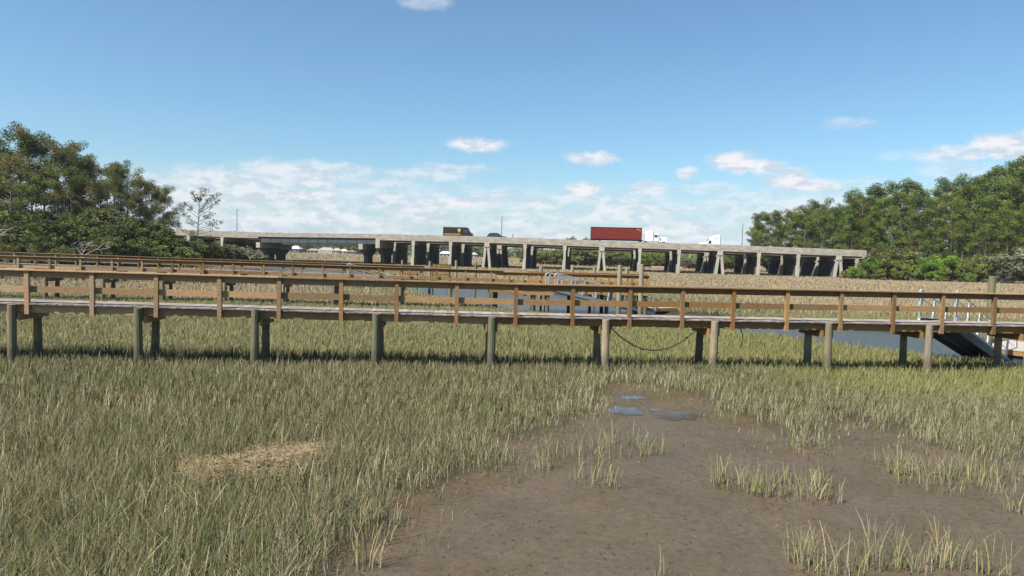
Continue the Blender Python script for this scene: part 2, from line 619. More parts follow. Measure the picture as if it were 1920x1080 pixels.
def water_mat(name, ripple, col, dist=0.02, ior=1.33):
    M = bpy.data.materials.new(name)
    M.use_nodes = True
    t = M.node_tree
    t.nodes.clear()
    k = NG(t)
    out = k.n('ShaderNodeOutputMaterial')
    b = k.n('ShaderNodeBsdfPrincipled')
    b.inputs['Base Color'].default_value = (*col, 1)
    b.inputs['Roughness'].default_value = 0.06
    b.inputs['IOR'].default_value = ior
    b.inputs['Specular IOR Level'].default_value = 0.6
    tcn = k.n('ShaderNodeTexCoord')
    v_ = k.v('MULTIPLY', tcn.outputs['Object'], (1, 2.2, 1))
    bn = k.n('ShaderNodeBump')
    bn.inputs['Distance'].default_value = dist
    k.put(bn.inputs['Height'], k.noise(v_, ripple, 4, 0.6))
    k.put(b.inputs['Normal'], bn.outputs[0])
    t.links.new(b.outputs[0], out.inputs[0])
    return M


b = MB()
b.add([(-160, 24, WZ), (65, 24, WZ), (65, 182, WZ), (-160, 182, WZ)], [(0, 1, 2, 3)])
tag(b.build('creek_water', water_mat('brackish_water', 3.0, (0.060, 0.078, 0.085), 0.07, 1.4)), kind='structure')

# shallow puddles left on the mud
M_pud = water_mat('puddle_water', 5, (0.070, 0.064, 0.056), 0.0012, 1.6)
for k_, (px, py, rx, ry, lab) in enumerate(PUD_PX):
    c = gnd(px, py, MUDZ)
    zz = MUDZ - 0.006
    b = MB()
    n = 60
    pts = []
    for i in range(n):
        t_ = 2 * math.pi * i / n
        q = 1 + 0.22 * math.sin(2 * t_ + k_) + 0.20 * math.sin(5 * t_ + 2 * k_) + .10 * math.sin(9 * t_ + k_) + .05 * math.sin(17 * t_)
        pts.append((c.x + rx * q * math.cos(t_), c.y + ry * 2.0 * q * math.sin(t_), zz))
    b.add(pts, [tuple(range(n))])
    tag(b.build('puddle', M_pud), lab, 'puddle', 'puddles on the mud flat')

# ------------------------------------------------------------------ grass
PAL = {'pale': (0.330, 0.315, 0.215), 'olive': (0.108, 0.102, 0.046), 'grey': (0.172, 0.160, 0.100), 'straw': (0.280, 0.226, 0.128), 'green': (0.086, 0.104, 0.036),
       'lime': (0.190, 0.192, 0.055), 'mid': (0.160, 0.160, 0.078), 'tan': (0.300, 0.242, 0.158), 'brown': (0.150, 0.112, 0.068),
       'blue': (0.135, 0.152, 0.088)}
PAL = {k_: np.array(v_) for k_, v_ in PAL.items()}
B1A, B1B = (-15.07, 21.0), (17.63, 24.0)      # near edge of the nearest boardwalk


def b1y(x):
    return B1A[1] + (x - B1A[0]) * (B1B[1] - B1A[1]) / (B1B[0] - B1A[0])


wrk = [gnd(a, b_, 0.1) for a, b_ in ((340, 885), (400, 862), (520, 840), (610, 838), (600, 862), (540, 888), (430, 895), (360, 900))]
wrk = [(p.x, p.y) for p in wrk]


def grass(name, y0, y1, dens, hgt, wid, pal, label, side=1.6, curve=0.35, wmul=1.0, xmin=None, xmax=None, clump=0.35, seg3=True,
          seed=1):
    r = np.random.default_rng(seed)
    # sample positions uniformly over the trapezoid the camera and its neighbours see
    area = 0
    W0 = 0.80
    a = (y1 * y1 - y0 * y0) * W0 + 2 * side * (y1 - y0)
    n = int(dens * a)
    yy_ = np.sqrt(r.random(n) * (y1 * y1 - y0 * y0) + y0 * y0)
    xx_ = (r.random(n) * 2 - 1) * (yy_ * W0 + side)
    # clumping: pull blades towards random tussock centres
    cl = 0.22 + 0.006 * yy_
    gx, gy = np.floor(xx_ / cl), np.floor(yy_ / cl)
    hx = ((gx * 12.9898 + gy * 78.233) % 1.0 + np.sin(gx * 91.7 + gy * 47.3)) % 1.0
    hy = (np.sin(gx * 37.1 - gy * 63.9) * 43.3) % 1.0
    pull = clump * r.random(n)
    xx_ = xx_ * (1 - pull) + (gx + hx) * cl * pull
    yy_ = yy_ * (1 - pull) + (gy + hy) * cl * pull
    keep = np.ones(n, bool)
    if xmin is not None:
        keep &= xx_ > xmin
    if xmax is not None:
        keep &= xx_ < xmax
    mk = sdist(xx_, yy_, mud)
    edge = 1.1 * (vnoise(xx_, yy_, 0.8, 11) - 0.5) + 0.5 * (vnoise(xx_, yy_, 0.3, 12) - 0.5)
    fr = np.clip(-(mk + edge) / 0.65, 0, 1)
    keep &= (r.random(n) < 0.035 * (mk + edge < 0.9) + 0.10 * (mk + edge < 0.2) + 0.865 * fr ** 0.7) | (yy_ > 44)
    bald = vnoise(xx_, yy_, 1.7, 61) * .6 + vnoise(xx_, yy_, .6, 62) * .4
    keep &= (bald < .70) | (r.random(n) < .45) | (yy_ > 24)
    ck = sdist(xx_, yy_, creek)
    keep &= ck < -0.6 + 0.5 * vnoise(xx_, yy_, 1.5, 4)
    keep &= r.random(n) < 0.55 + 0.9 * vnoise(xx_, yy_, 1.1, 21)
    # little grows in the permanent shade of the boardwalk
    under = (yy_ > b1y(xx_) - 0.1) & (yy_ < b1y(xx_) + 1.6) & (yy_ < 27)
    keep &= ~under | (r.random(n) < 0.45)
    wk = sdist(xx_, yy_, wrk)
    keep &= (wk < 0) | (r.random(n) < 0.30)
    xx_, yy_ = xx_[keep], yy_[keep]
    mk, ck, under = mk[keep], ck[keep], under[keep]
    n = len(xx_)
    zz = height(xx_, yy_) - 0.02
    hn = vnoise(xx_, yy_, 2.3, 31) * 0.5 + vnoise(xx_, yy_, 6.5, 32) * 0.5
    H = hgt * (0.42 + 0.95 * r.random(n)) * (0.72 + 0.56 * hn)
    H = np.where(r.random(n) < 0.04, H * 1.35, H)
    H *= 0.72 + 0.28 * np.clip(-mk / 1.6, 0, 1)
    H *= np.where(mk > 0, .6, 1)
    H *= 0.82 + 0.18 * np.clip(-(ck + .6) / 2.0, 0, 1) + np.where((xx_ > 7) & (yy_ < 34), .45 * np.clip((ck + 4.5) / 3, 0, 1), 0)
    H *= np.where(under, 0.7, 1.0)
    ph = r.random(n) * 2 * np.pi
    lean = H * (0.08 + curve * r.random(n) ** 1.6)
    flop = (r.random(n) < 0.07) & (yy_ < 24)
    lean = np.where(flop, H * (0.8 + 0.5 * r.random(n)), lean)
    H = np.where(flop, H * 0.6, H)
    # a light common lean
    lx = np.cos(ph) * lean + 0.08 * H
    ly = np.sin(ph) * lean - 0.03 * H
    w = wid * (0.6 + 0.8 * r.random(n)) * wmul
    fa = r.random(n) * np.pi
    wx, wy = np.cos(fa) * w / 2, np.sin(fa) * w / 2 * 0.6
    base = np.stack([xx_, yy_, zz], 1)
    sidev = np.stack([wx, wy, np.zeros(n)], 1)

    def pt(t_, hh):
        return base + np.stack([lx * t_ ** 2, ly * t_ ** 2, H * hh], 1)
    droop = (lean / H)
    p1 = pt(0.45, 0.48)
    tip = pt(1.0, 1.0 - 0.35 * droop)
    if seg3:
        p2 = pt(0.8, 0.84)
        V = np.stack([base - sidev * .8, base + sidev * .8, p1 - sidev, p1 + sidev, p2 - sidev * .55, p2 + sidev * .55, tip], 1)
        o = np.arange(n)[:, None] * 7
        Q = np.concatenate([o + np.array([0, 1, 3, 2]), o + np.array([2, 3, 5, 4])])
        T = o + np.array([4, 5, 6])
        qn = 2
    else:
        V = np.stack([base - sidev, base + sidev, p1 - sidev, p1 + sidev, tip], 1)
        o = np.arange(n)[:, None] * 5
        Q = o + np.array([0, 1, 3, 2])
        T = o + np.array([2, 3, 4])
        qn = 1
    C = pal(xx_, yy_, r, ck, mk)
    C = C * (0.88 + 0.24 * r.random(n))[:, None]
    me = arr_mesh(name, V.reshape(-1, 3), Q, T, np.tile(C, (qn, 1)), C, M_blade)
    ob = bpy.data.objects.new(name, me)
    COL.objects.link(ob)
    tag(ob, label, 'grass', kind='stuff')
    return ob


def pick(r, n, names, w):
    """w: list of per-blade weight arrays"""
    w = np.stack([np.broadcast_to(np.asarray(q, float), (n,)) for q in w], 1)
    w = np.clip(w, 0, None)
    c = np.cumsum(w / w.sum(1, keepdims=True), 1)
    k_ = (r.random(n)[:, None] > c).sum(1).clip(0, len(names) - 1)
    return np.stack([PAL[q] for q in names])[k_]


def pal_near(x, y, r, ck, mk):
    n = len(x)
    v1 = vnoise(x, y, 2.6, 41)
    v2 = vnoise(x, y, 1.2, 42)
    edge = np.clip(1 + (mk + 0.1) / 1.6, 0, 1)
    right = np.clip((x - 3) / 8, 0, 1)
    lime = np.clip((x - 7.5) / 4, 0, 1) * np.clip((y - 18) / 3, 0, 1)
    return pick(r, n, ['olive', 'grey', 'straw', 'green', 'lime', 'blue', 'brown', 'pale'],
                [1.15 - 0.3 * v1 - 0.3 * right, 0.30 + 0.7 * edge + 0.3 * right, 0.10 + 0.30 * v2 * v1 + 0.18 * edge, 0.70 * (1 - v1),
                 2.6 * lime, 0.20 + 0.35 * right + 0.25 * edge, 0.20 * v1 + .1, 0.10 + 0.30 * edge + 0.35 * np.clip((10 - y) / 3, 0, 1) * v2])


def pal_mid(x, y, r, ck, mk):
    n = len(x)
    v1 = vnoise(x, y, 4, 43)
    lime = np.clip((x - 2) / 8, 0, 1)
    bk = np.clip(1 + ck / 3.0, 0, 1)
    return pick(r, n, ['mid', 'straw', 'green', 'lime', 'olive', 'tan'],
                [1.1, 0.18 + 0.2 * v1, 0.25 * (1 - v1) + 0.3 * lime, 0.12 + 0.9 * lime + 0.2 * bk, 0.22, np.clip((y - 40) / 12, 0, 1) * 0.9 * v1])


def pal_far(x, y, r, ck, mk):
    n = len(x)
    v1 = vnoise(x, y, 14, 44)
    bk = np.clip(1 + ck / 13.0, 0, 1)
    gl = np.clip((62 - y) / 14, 0, 1) * (x < 5)
    return pick(r, n, ['tan', 'brown', 'straw', 'green', 'mid', 'blue'],
                [1.3 * (1 - .75 * bk), 0.42 + 0.25 * v1, 0.35, 1.6 * bk * (x > 5) + 0.25 * bk, 0.25 * v1 + 1.2 * gl + 0.8 * bk, 1.8 * bk * (x > 5)])


GRASS = 1.0
grass('marsh_grass', 5.2, 9.5, 950 * GRASS, 0.46, 0.0085, pal_near, 'tall olive and straw cordgrass close to the camera beside the mud flat', seed=2, curve=0.95)
grass('marsh_grass', 9.5, 15, 760 * GRASS, 0.40, 0.0095, pal_near, 'dense olive cordgrass around the straw wrack patch and mud edge', seed=3, curve=0.7)
grass('marsh_grass', 15, 24.2, 520 * GRASS, 0.36, 0.0145, pal_near, 'grey green cordgrass in front of and under the nearest boardwalk', seed=4, curve=0.4)
grass('marsh_grass', 24.2, 48, 330 * GRASS, 0.27, 0.019, pal_mid, 'yellow green cordgrass between the nearest and second boardwalks', seed=5)
grass('marsh_grass', 48, 92, 62 * GRASS, 0.40, 0.05, pal_far, 'mixed green and tan marsh grass behind the second boardwalk and along the creek bank', seg3=False, seed=6, side=4)
grass('marsh_grass', 92, 235, 20 * GRASS, 0.40, 0.10, pal_far, 'flat tan marsh reaching the highway bridge', seg3=False, seed=7, side=8)

grass('marsh_grass', 235, 590, 0.8 * GRASS, 0.40, 0.40, pal_far, 'distant brown marsh between the bridge and the far wooded shore', seg3=False, seed=8, side=10)


def tuft(px, py, n, hgt, spread, wid, label, seed, group='grass tufts standing in the mud', sh=0.5):
    r = np.random.default_rng(seed)
    c = gnd(px, py, MUDZ)
    bm = MB()
    for i in range(n // 3):
        a = r.random() * 6.283
        d = spread * .9 * math.sqrt(r.random())
        x, y = c.x + d * math.cos(a) * 1.5, c.y + d * math.sin(a)
        z = float(height(np.array([x]), np.array([y]))[0]) - .005
        L = r.uniform(.03, .09)
        a = r.random() * 6.283
        bm.beam((x, y, z), (x + L * .5 * math.cos(a), y + L * .5 * math.sin(a), z + L * .7), .009, .007, (.05, .04, .022))
    for i in range(n):
        a = r.random() * 6.283
        d = spread * math.sqrt(r.random())
        x, y = c.x + d * math.cos(a) * 1.5, c.y + d * math.sin(a)
        z = float(height(np.array([x]), np.array([y]))[0]) - 0.015
        H = hgt * (0.4 + 0.75 * r.random())
        ln = H * (0.1 + 0.55 * r.random() ** 1.5)
        q = r.random() * 6.283
        if r.random() < 0.6:
            q = math.atan2(y - c.y, x - c.x) + r.normal() * 0.7
        lx, ly = math.cos(q) * ln, math.sin(q) * ln
        w = wid * (0.6 + 0.7 * r.random()) / 2
        f_ = r.random() * math.pi
        sx, sy = math.cos(f_) * w, math.sin(f_) * w
        cc = PAL[['straw', 'grey', 'olive', 'lime', 'blue', 'green'][int(r.choice(6, p=[.30, .34, .10, .12, .10, .04]))]] * (0.70 + 0.55 * r.random())
        col = tuple(cc)
        vs = []
        for t_, hh, ww in ((0, 0, .8), (.35, .38, 1), (.7, .74, .85), (.9, .92, .5)):
            for s_ in (-1, 1):
                vs.append((x + lx * t_ * t_ + s_ * sx * ww, y + ly * t_ * t_ + s_ * sy * ww, z + H * hh))
        vs.append((x + lx, y + ly, z + H * (1.0 - 0.45 * ln / H)))
        bm.add(vs, [(0, 1, 3, 2), (2, 3, 5, 4), (4, 5, 7, 6), (6, 7, 8)], col)
    o = bm.build('grass_tuft', M_blade)
    tag(o, label, 'grass tuft', group)
    return o


TUFTS = [
    (1500, 1052, 34, .50, .14, 'pale upright tuft on the bare mud, first of the row nearest the camera'),
    (1565, 1075, 46, .46, .26, 'wide low tuft beside the first tuft of the row nearest the camera'),
    (1645, 1062, 40, .55, .18, 'tall tuft in the middle of the row nearest the camera'),
    (1705, 1068, 26, .42, .20, 'thin short tuft after the tall middle one of the nearest row'),
    (1772, 1058, 42, .52, .18, 'bushy tuft with blades drooping to one side in the nearest row'),
    (1862, 1078, 22, .45, .14, 'sparse tuft of a few long blades at the frame corner'),
    (1350, 905, 30, .42, .12, 'upright tuft at the edge of the mid mud cluster, nearest the inlet'),
    (1400, 915, 70, .42, .34, 'broad tuft in the mid mud cluster'),
    (1440, 930, 36, .40, .14, 'dense low tuft with a dark base in front of the mid mud cluster'),
    (1475, 905, 22, .34, .18, 'tiny tuft between the two mid mud clusters'),
    (1520, 935, 66, .44, .30, 'round tuft closing the mid mud cluster'),
    (1550, 915, 24, .40, .14, 'slender tuft just behind the round one of the mid cluster'),
    (1685, 890, 38, .48, .12, 'bright tall tuft alone before the tufted mud island'),
    (1725, 885, 70, .34, .50, 'low spreading grass on the tufted mud island'),
    (1790, 908, 110, .40, .62, 'thickest clump of the tufted mud island'),
    (1845, 890, 70, .38, .40, 'clump at the outer end of the tufted mud island'),
    (1650, 868, 10, .28, .10, 'three or four blades on bare mud below the grass line'),
    (1905, 960, 22, .40, .12, 'leaning tuft cut by the frame edge'),
    (1020, 880, 14, .40, .10, 'thin stalks standing on bare mud before the dense grass'),
    (1070, 860, 46, .42, .42, 'loose stand of stalks between grass edge and puddles'),
    (1110, 905, 34, .38, .26, 'stalks with muddy feet in the middle of the sparse stand'),
    (1150, 915, 10, .36, .10, 'bent stalk pointing over the mud with a curved tip'),
    (1130, 850, 44, .46, .42, 'tall thin stalks behind the muddy footed ones'),
    (1180, 835, 30, .44, .30, 'thin stalks below the faint puddle'),
    (1208, 855, 12, .62, .06, 'tallest single stalk near the puddles'),
    (1235, 850, 10, .42, .10, 'few pale blades beside the tallest stalk'),
    (970, 905, 6, .24, .06, 'two short shoots by the water stain'),
    (728, 985, 30, .42, .14, 'tuft with arching blades casting a shadow on the mud'),
    (685, 1062, 22, .55, .12, 'long stemmed tuft with a drooping pale leaf'),
    (700, 1020, 18, .40, .16, 'low arching blades behind the long stemmed tuft'),
    (1240, 1092, 14, .40, .10, 'lone pale blades rising at the bottom of the mud'),
]
for i, (px, py, n, h_, sp, lab) in enumerate(TUFTS):
    tuft(px, py, int(n * 1.35), h_ * 1.12, sp * 1.15, 0.0105, lab, 100 + i)

# crumbs of peat, shell and broken stem strewn over the mud
r = np.random.default_rng(55)
bm = MB()
cx_, cy_ = r.uniform(-3, 14, 9000), r.uniform(5.5, 19, 9000)
md_ = sdist(cx_, cy_, mud)
dn_ = vnoise(cx_, cy_, 1.3, 71)
cz_ = height(cx_, cy_)
for x, y, z, dd, q in zip(cx_, cy_, cz_, md_, dn_):
    if dd < -0.1 or r.random() > (0.10 + 0.75 * math.exp(-max(0, dd) / .5)) * (.35 + q):
        continue
    k2 = r.random()
    if k2 < .55:
        a = r.random() * 3.14
        L = r.uniform(.02, .09)
        c = (.20, .155, .09) if r.random() < .5 else (.05, .036, .022)
        bm.beam((x, y, z + .004), (x + L * math.cos(a), y + L * math.sin(a), z + .008), .005, .004, c)
    elif k2 < .97:
        c = (.045, .033, .021)
        w = r.uniform(.008, .022)
        bm.beam((x, y, z), (x + w * r.uniform(-.4, .4), y, z + w), w, w, c, up=Vector((0, 1, 0)), taper=.5)
    else:
        bm.beam((x, y, z), (x + .012, y, z + .01), .014, .008, (.38, .36, .32))
tag(bm.build('mud_debris', M_straw), 'crumbs of peat, shell and broken stems on the mud flat', 'debris', kind='stuff')

# flattened straw wrack lying on the grass
r = np.random.default_rng(77)
bm = MB()
wx0, wx1 = min(p[0] for p in wrk), max(p[0] for p in wrk)
wy0, wy1 = min(p[1] for p in wrk), max(p[1] for p in wrk)
cnt = 0
cand = np.stack([r.uniform(wx0 - .2, wx1 + .3, 14000), r.uniform(wy0 - .2, wy1 + .2, 14000)], 1)
sdv = sdist(cand[:, 0], cand[:, 1], wrk) + 0.9 * (vnoise(cand[:, 0], cand[:, 1], 0.45, 9) - 0.5)
for (x, y), s_ in zip(cand, sdv):
    if s_ < -0.08:
        continue
    z = 0.08 + 0.10 * min(1, max(0, s_) / 0.5) + r.normal() * 0.025
    a = r.normal() * 0.5 + (math.pi if r.random() < .5 else 0)
    L = r.uniform(0.15, 0.5)
    w = 0.006
    dz = r.normal() * 0.05
    dx, dy = math.cos(a) * L / 2, math.sin(a) * L / 2
    c = np.array((0.25, 0.19, 0.112)) * r.uniform(0.6, 1.15)
    bm.add([(x - dx, y - dy - w, z - dz), (x + dx, y + dy - w, z + dz), (x + dx, y + dy + w, z + dz + .004), (x - dx, y - dy + w, z - dz + .004)],
           [(0, 1, 2, 3)], tuple(c))
o = bm.build('straw_wrack', M_straw)
tag(o, 'pale mat of flattened dead straw lying in the cordgrass', 'straw mat', kind='stuff')

# ------------------------------------------------------------------ boardwalks
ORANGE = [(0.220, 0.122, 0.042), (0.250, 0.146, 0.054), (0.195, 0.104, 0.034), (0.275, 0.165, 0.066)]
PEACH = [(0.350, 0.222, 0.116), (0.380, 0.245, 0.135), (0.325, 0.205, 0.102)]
PILEC = [(0.138, 0.132, 0.080), (0.115, 0.116, 0.070), (0.165, 0.145, 0.090)]
PILET = [(0.245, 0.205, 0.140), (0.225, 0.195, 0.140)]


def interp(xs_, vs_, x):
    return float(np.interp(x, xs_, vs_))


def colX(px, A, B):
    """x position where the pixel column px meets the plan line A-B"""
    t0 = ray(px, hz(px))
    k_ = t0.x / t0.y
    dx, dy = B[0] - A[0], B[1] - A[1]
    t_ = (k_ * A[1] - A[0]) / (dx - k_ * dy)
    return t_


def boardwalk(name, label, A, B, posts, piles, zr, zd, width=1.35, pw=0.125, rail_h=0.19, light=0.0, plank=True, detail=True,
              midrail=True, mid_z=-0.60):
    """A, B: ends of the near edge in plan; posts, piles: distances along it; zr, zd: (dist, z) tables"""
    root = empty(name, (A[0], A[1], 0))
    tag(root, label, 'boardwalk')
    A, B = Vector((*A, 0)), Vector((*B, 0))
    L = (B - A).length
    d = (B - A) / L
    nrm = Vector((-d.y, d.x, 0))
    Z = Vector((0, 0, 1))
    off = Vector((A.x, A.y, 0))

    def P_(s_, q, z):
        return A + d * s_ + nrm * q + Z * z - off
    RZ = lambda s_: float(np.interp(s_, [p[0] for p in zr], [p[1] for p in zr]))
    DZ = lambda s_: float(np.interp(s_, [p[0] for p in zd], [p[1] for p in zd]))

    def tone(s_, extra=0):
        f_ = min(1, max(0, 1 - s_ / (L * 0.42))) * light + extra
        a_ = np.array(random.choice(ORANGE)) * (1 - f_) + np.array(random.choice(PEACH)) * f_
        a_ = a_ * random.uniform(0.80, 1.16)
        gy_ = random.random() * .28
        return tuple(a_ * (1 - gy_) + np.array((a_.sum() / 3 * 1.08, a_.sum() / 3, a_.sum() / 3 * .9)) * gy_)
    # decking planks
    b_ = MB()
    s_ = 0.0
    stp = 0.146 if plank else 0.6
    while s_ < L - stp:
        c = np.array((0.245, 0.205, 0.180)) * random.uniform(0.72, 1.18)
        o0, o1 = random.uniform(-.035, .012), random.uniform(-.02, .03)
        zc = DZ(s_) - 0.02 + random.uniform(-.004, .004)
        mid = s_ + stp / 2
        b_.beam(P_(mid, -0.085 + o0, zc), P_(mid, width + 0.05 + o1, zc), stp - 0.006, 0.04, tuple(c))
        s_ += stp
    b_.build('decking', M_deck, root)
    # stringers in board lengths, meeting at the piles
    for q in (0.03, width - 0.03):
        b_ = MB()
        e = [0.0] + [p for p in piles if 0.3 < p < L - 0.3] + [L]
        for i in range(len(e) - 1):
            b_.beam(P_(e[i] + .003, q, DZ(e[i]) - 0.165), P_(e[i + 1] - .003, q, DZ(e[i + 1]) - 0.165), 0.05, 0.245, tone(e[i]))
        b_.build('stringer', M_wood, root)
    # piles and the pairs of beams that clamp them
    for p in piles:
        far = random.uniform(-.04, .04)
        for q, top in ((-0.16, DZ(p) - 0.03 + random.uniform(-.03, .04)), (width - 0.2, DZ(p) - 0.29)):
            b_ = MB()
            gx_, gy_ = (A + d * p + nrm * q).xy
            gz = float(height(np.array([gx_]), np.array([gy_]))[0])
            cc = tuple(np.array(random.choice(PILET if (p / L > 0.45 and random.random() < .75) else PILEC)) * random.uniform(.9, 1.1))
            ox = random.uniform(-.05, .05)
            b_.cyl(P_(p + ox, q + random.uniform(-.03, .03), gz - 0.6), P_(p, q, top), random.uniform(.132, .148), random.uniform(.108, .122), 12, cc)
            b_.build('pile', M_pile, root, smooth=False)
        b_ = MB()
        zc = DZ(p) - 0.29 - 0.12
        for sg in (-1, 1):
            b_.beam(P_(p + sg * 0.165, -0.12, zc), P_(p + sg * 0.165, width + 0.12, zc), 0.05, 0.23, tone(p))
        b_.build('cross_beam', M_wood, root)
    # posts
    for p in posts:
        b_ = MB()
        b_.beam(P_(p, -0.062, DZ(p) - 0.33), P_(p + random.uniform(-.01, .01), -0.062, RZ(p) - 0.042), pw, pw * 0.9, tone(p, -.0), up=nrm)
        b_.build('post', M_wood, root)
    # rails, in board lengths of two bays
    e = [0.0] + list(posts[1::2]) + [L]
    e = [q for i, q in enumerate(e) if i == 0 or q - e[i - 1] > 0.3]
    for nm, z0, h_, th, q, lt in (('upper_rail', -0.045 - rail_h / 2, rail_h, 0.04, 0.02, .0), ('middle_rail', mid_z, rail_h, 0.04, 0.02, .12),
                                  ('rail_cap', -0.019, 0.038, 0.24, -0.04, .5)):
        if nm == 'middle_rail' and not midrail:
            continue
        b_ = MB()
        for i in range(len(e) - 1):
            dzz = random.uniform(-.006, .006)
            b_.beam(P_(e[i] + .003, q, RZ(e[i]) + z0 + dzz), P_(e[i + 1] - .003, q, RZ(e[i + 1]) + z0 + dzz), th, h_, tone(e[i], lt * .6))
        b_.build(nm, M_wood, root)
    return root, P_, RZ, DZ


def along(pxs, A, B):
    L = math.hypot(B[0] - A[0], B[1] - A[1])
    return [colX(p, A, B) * L for p in pxs]


def ext(A, B, s0, s1):
    L = math.hypot(B[0] - A[0], B[1] - A[1])
    d = ((B[0] - A[0]) / L, (B[1] - A[1]) / L)
    return (A[0] - d[0] * s0, A[1] - d[1] * s0), (B[0] + d[0] * s1, B[1] + d[1] * s1)


A1, B1 = ext(B1A, B1B, 4.6, 5.0)
posts1 = along([-66, 53, 175, 295, 414, 525, 642, 746, 858, 969, 1076, 1183, 1282, 1377, 1478, 1579, 1677, 1769, 1866, 1962], A1, B1)
piles1 = along([-215, 27, 263, 482, 708, 925, 1138, 1342, 1555, 1743, 1930], A1, B1)
L1 = math.hypot(B1[0] - A1[0], B1[1] - A1[1])
zr1 = [(0, 2.99), (posts1[1], 2.955), (posts1[9], 2.85), (posts1[18], 2.885), (L1, 2.90)]
zd1 = [(0, 1.97), (posts1[1], 1.925), (posts1[9], 1.79), (posts1[18], 1.78), (L1, 1.78)]
bw1, P1, RZ1, DZ1 = boardwalk('boardwalk', 'nearest timber boardwalk with orange railing crossing the whole marsh', A1, B1, posts1, piles1,
                              zr1, zd1, light=1.0)

A2, B2 = (-33.5, 43.6), (-0.6, 46.6)
px2 = list(np.arange(-32, 620, 59.2)) + list(np.arange(622, 930, 52.5))
posts2 = [s_ for s_ in along([35, 94.5, 152, 211, 267.5, 324, 382, 438, 495.5, 550, 606, 657, 712, 769, 821, 874, 922], A2, B2) if s_ > 0.1]
A2e, B2e = ext(A2, B2, 3.0, 0.0)
posts2 = [1.0] + [s_ + 3.0 for s_ in posts2]
piles2 = [s_ + 3.0 for s_ in along([88, 196, 307, 424, 533, 628, 753, 845, 925], A2, B2)]
L2 = math.hypot(B2e[0] - A2e[0], B2e[1] - A2e[1])
bw2, P2, RZ2, DZ2 = boardwalk('boardwalk', 'second timber boardwalk running to the pierhead with the aluminium gangway', A2e, B2e, posts2, piles2,
                              [(0, 2.90), (L2 * .5, 2.82), (L2, 2.68)], [(0, 1.86), (L2 * .5, 1.76), (L2, 1.64)], light=0.8, pw=0.12, mid_z=-0.68)

A3, B3 = (-52.0, 64.0), (-8.5, 67.0)
posts3 = along([-12, 27.5, 66, 105, 143, 183, 222, 260, 297, 336, 376.7, 415, 451.7, 490.8, 529, 567, 605, 643, 680, 716, 752, 788], A3, B3)
L3 = math.hypot(B3[0] - A3[0], B3[1] - A3[1])
posts3 = [s_ for s_ in posts3 if 0 < s_ < L3]
piles3 = [s_ for s_ in posts3[::2]]
bw3, P3, RZ3, DZ3 = boardwalk('boardwalk', 'farthest timber boardwalk in front of the dark oak trees', A3, B3, posts3, piles3,
                              [(0, 2.82), (L3 * .5, 2.60), (L3, 2.42)], [(0, 1.76), (L3 * .5, 1.54), (L3, 1.36)], light=0.8, pw=0.12, plank=False)


def platform(name, label, X0, X1, Y0, Y1, zd, zr, near_posts, far_posts, open_near=None, pile_x=(), tallp=()):
    root = empty(name, (X0, Y0, 0))
    tag(root, label, 'pier platform')
    O = Vector((X0, Y0, 0))
    V = lambda x, y, z: Vector((x, y, z)) - O
    b_ = MB()
    x = X0
    while x < X1 - .1:
        c = np.array((0.270, 0.230, 0.205)) * random.uniform(.8, 1.15)
        b_.beam(V(x + .07, Y0 - .04, zd - .02), V(x + .07, Y1 + .04, zd - .02), .14, .04, tuple(c))
        x += .146
    b_.build('decking', M_deck, root)
    b_ = MB()
    for y in (Y0, Y1):
        b_.beam(V(X0, y, zd - .17), V(X1, y, zd - .17), .05, .26, random.choice(ORANGE))
    for x in (X0 + .03, X1 - .03):
        b_.beam(V(x, Y0 + .03, zd - .17), V(x, Y1 - .03, zd - .17), .05, .26, random.choice(ORANGE))
    b_.build('rim_joist', M_wood, root)
    for x in pile_x:
        for y in (Y0 + .35, Y1 - .35):
            b_ = MB()
            b_.cyl(V(x, y, -2.0), V(x, y, zd - .30), .15, .13, 10, random.choice(PILEC))
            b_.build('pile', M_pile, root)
    b_ = MB()
    for x in pile_x:
        b_.beam(V(x, Y0 + .05, zd - .42), V(x, Y1 - .05, zd - .42), .16, .22, random.choice(ORANGE))
    b_.build('cross_beam', M_wood, root)
    if zr:
        for pts, y in ((near_posts, Y0 - .06), (far_posts, Y1 + .06)):
            for x in pts:
                b_ = MB()
                b_.beam(V(x, y, zd - .30), V(x, y, zr - .04), .12, .11, random.choice(ORANGE), up=Vector((0, 1, 0)))
                b_.build('post', M_wood, root)
            if pts:
                a0, a1 = min(pts) - .06, max(pts) + .06
                sg = -1 if y < Y0 + .5 else 1
                for nm, z_, h_, th, dy in (('upper_rail', -.14, .19, .04, -sg * .08), ('middle_rail', -.62, .15, .04, -sg * .08), ('rail_cap', -.019, .038, .24, 0)):
                    b_ = MB()
                    b_.beam(V(a0, y + dy, zr + z_), V(a1, y + dy, zr + z_), th, h_, random.choice(ORANGE))
                    b_.build(nm, M_wood, root)
        # end rail
        for nm, z_, h_, th in (('upper_rail', -.14, .19, .04), ('middle_rail', -.62, .15, .04)):
            b_ = MB()
            b_.beam(V(X1 - .03, Y0, zr + z_), V(X1 - .03, Y1, zr + z_), th, h_, random.choice(ORANGE))
            b_.build(nm, M_wood, root)
    return root


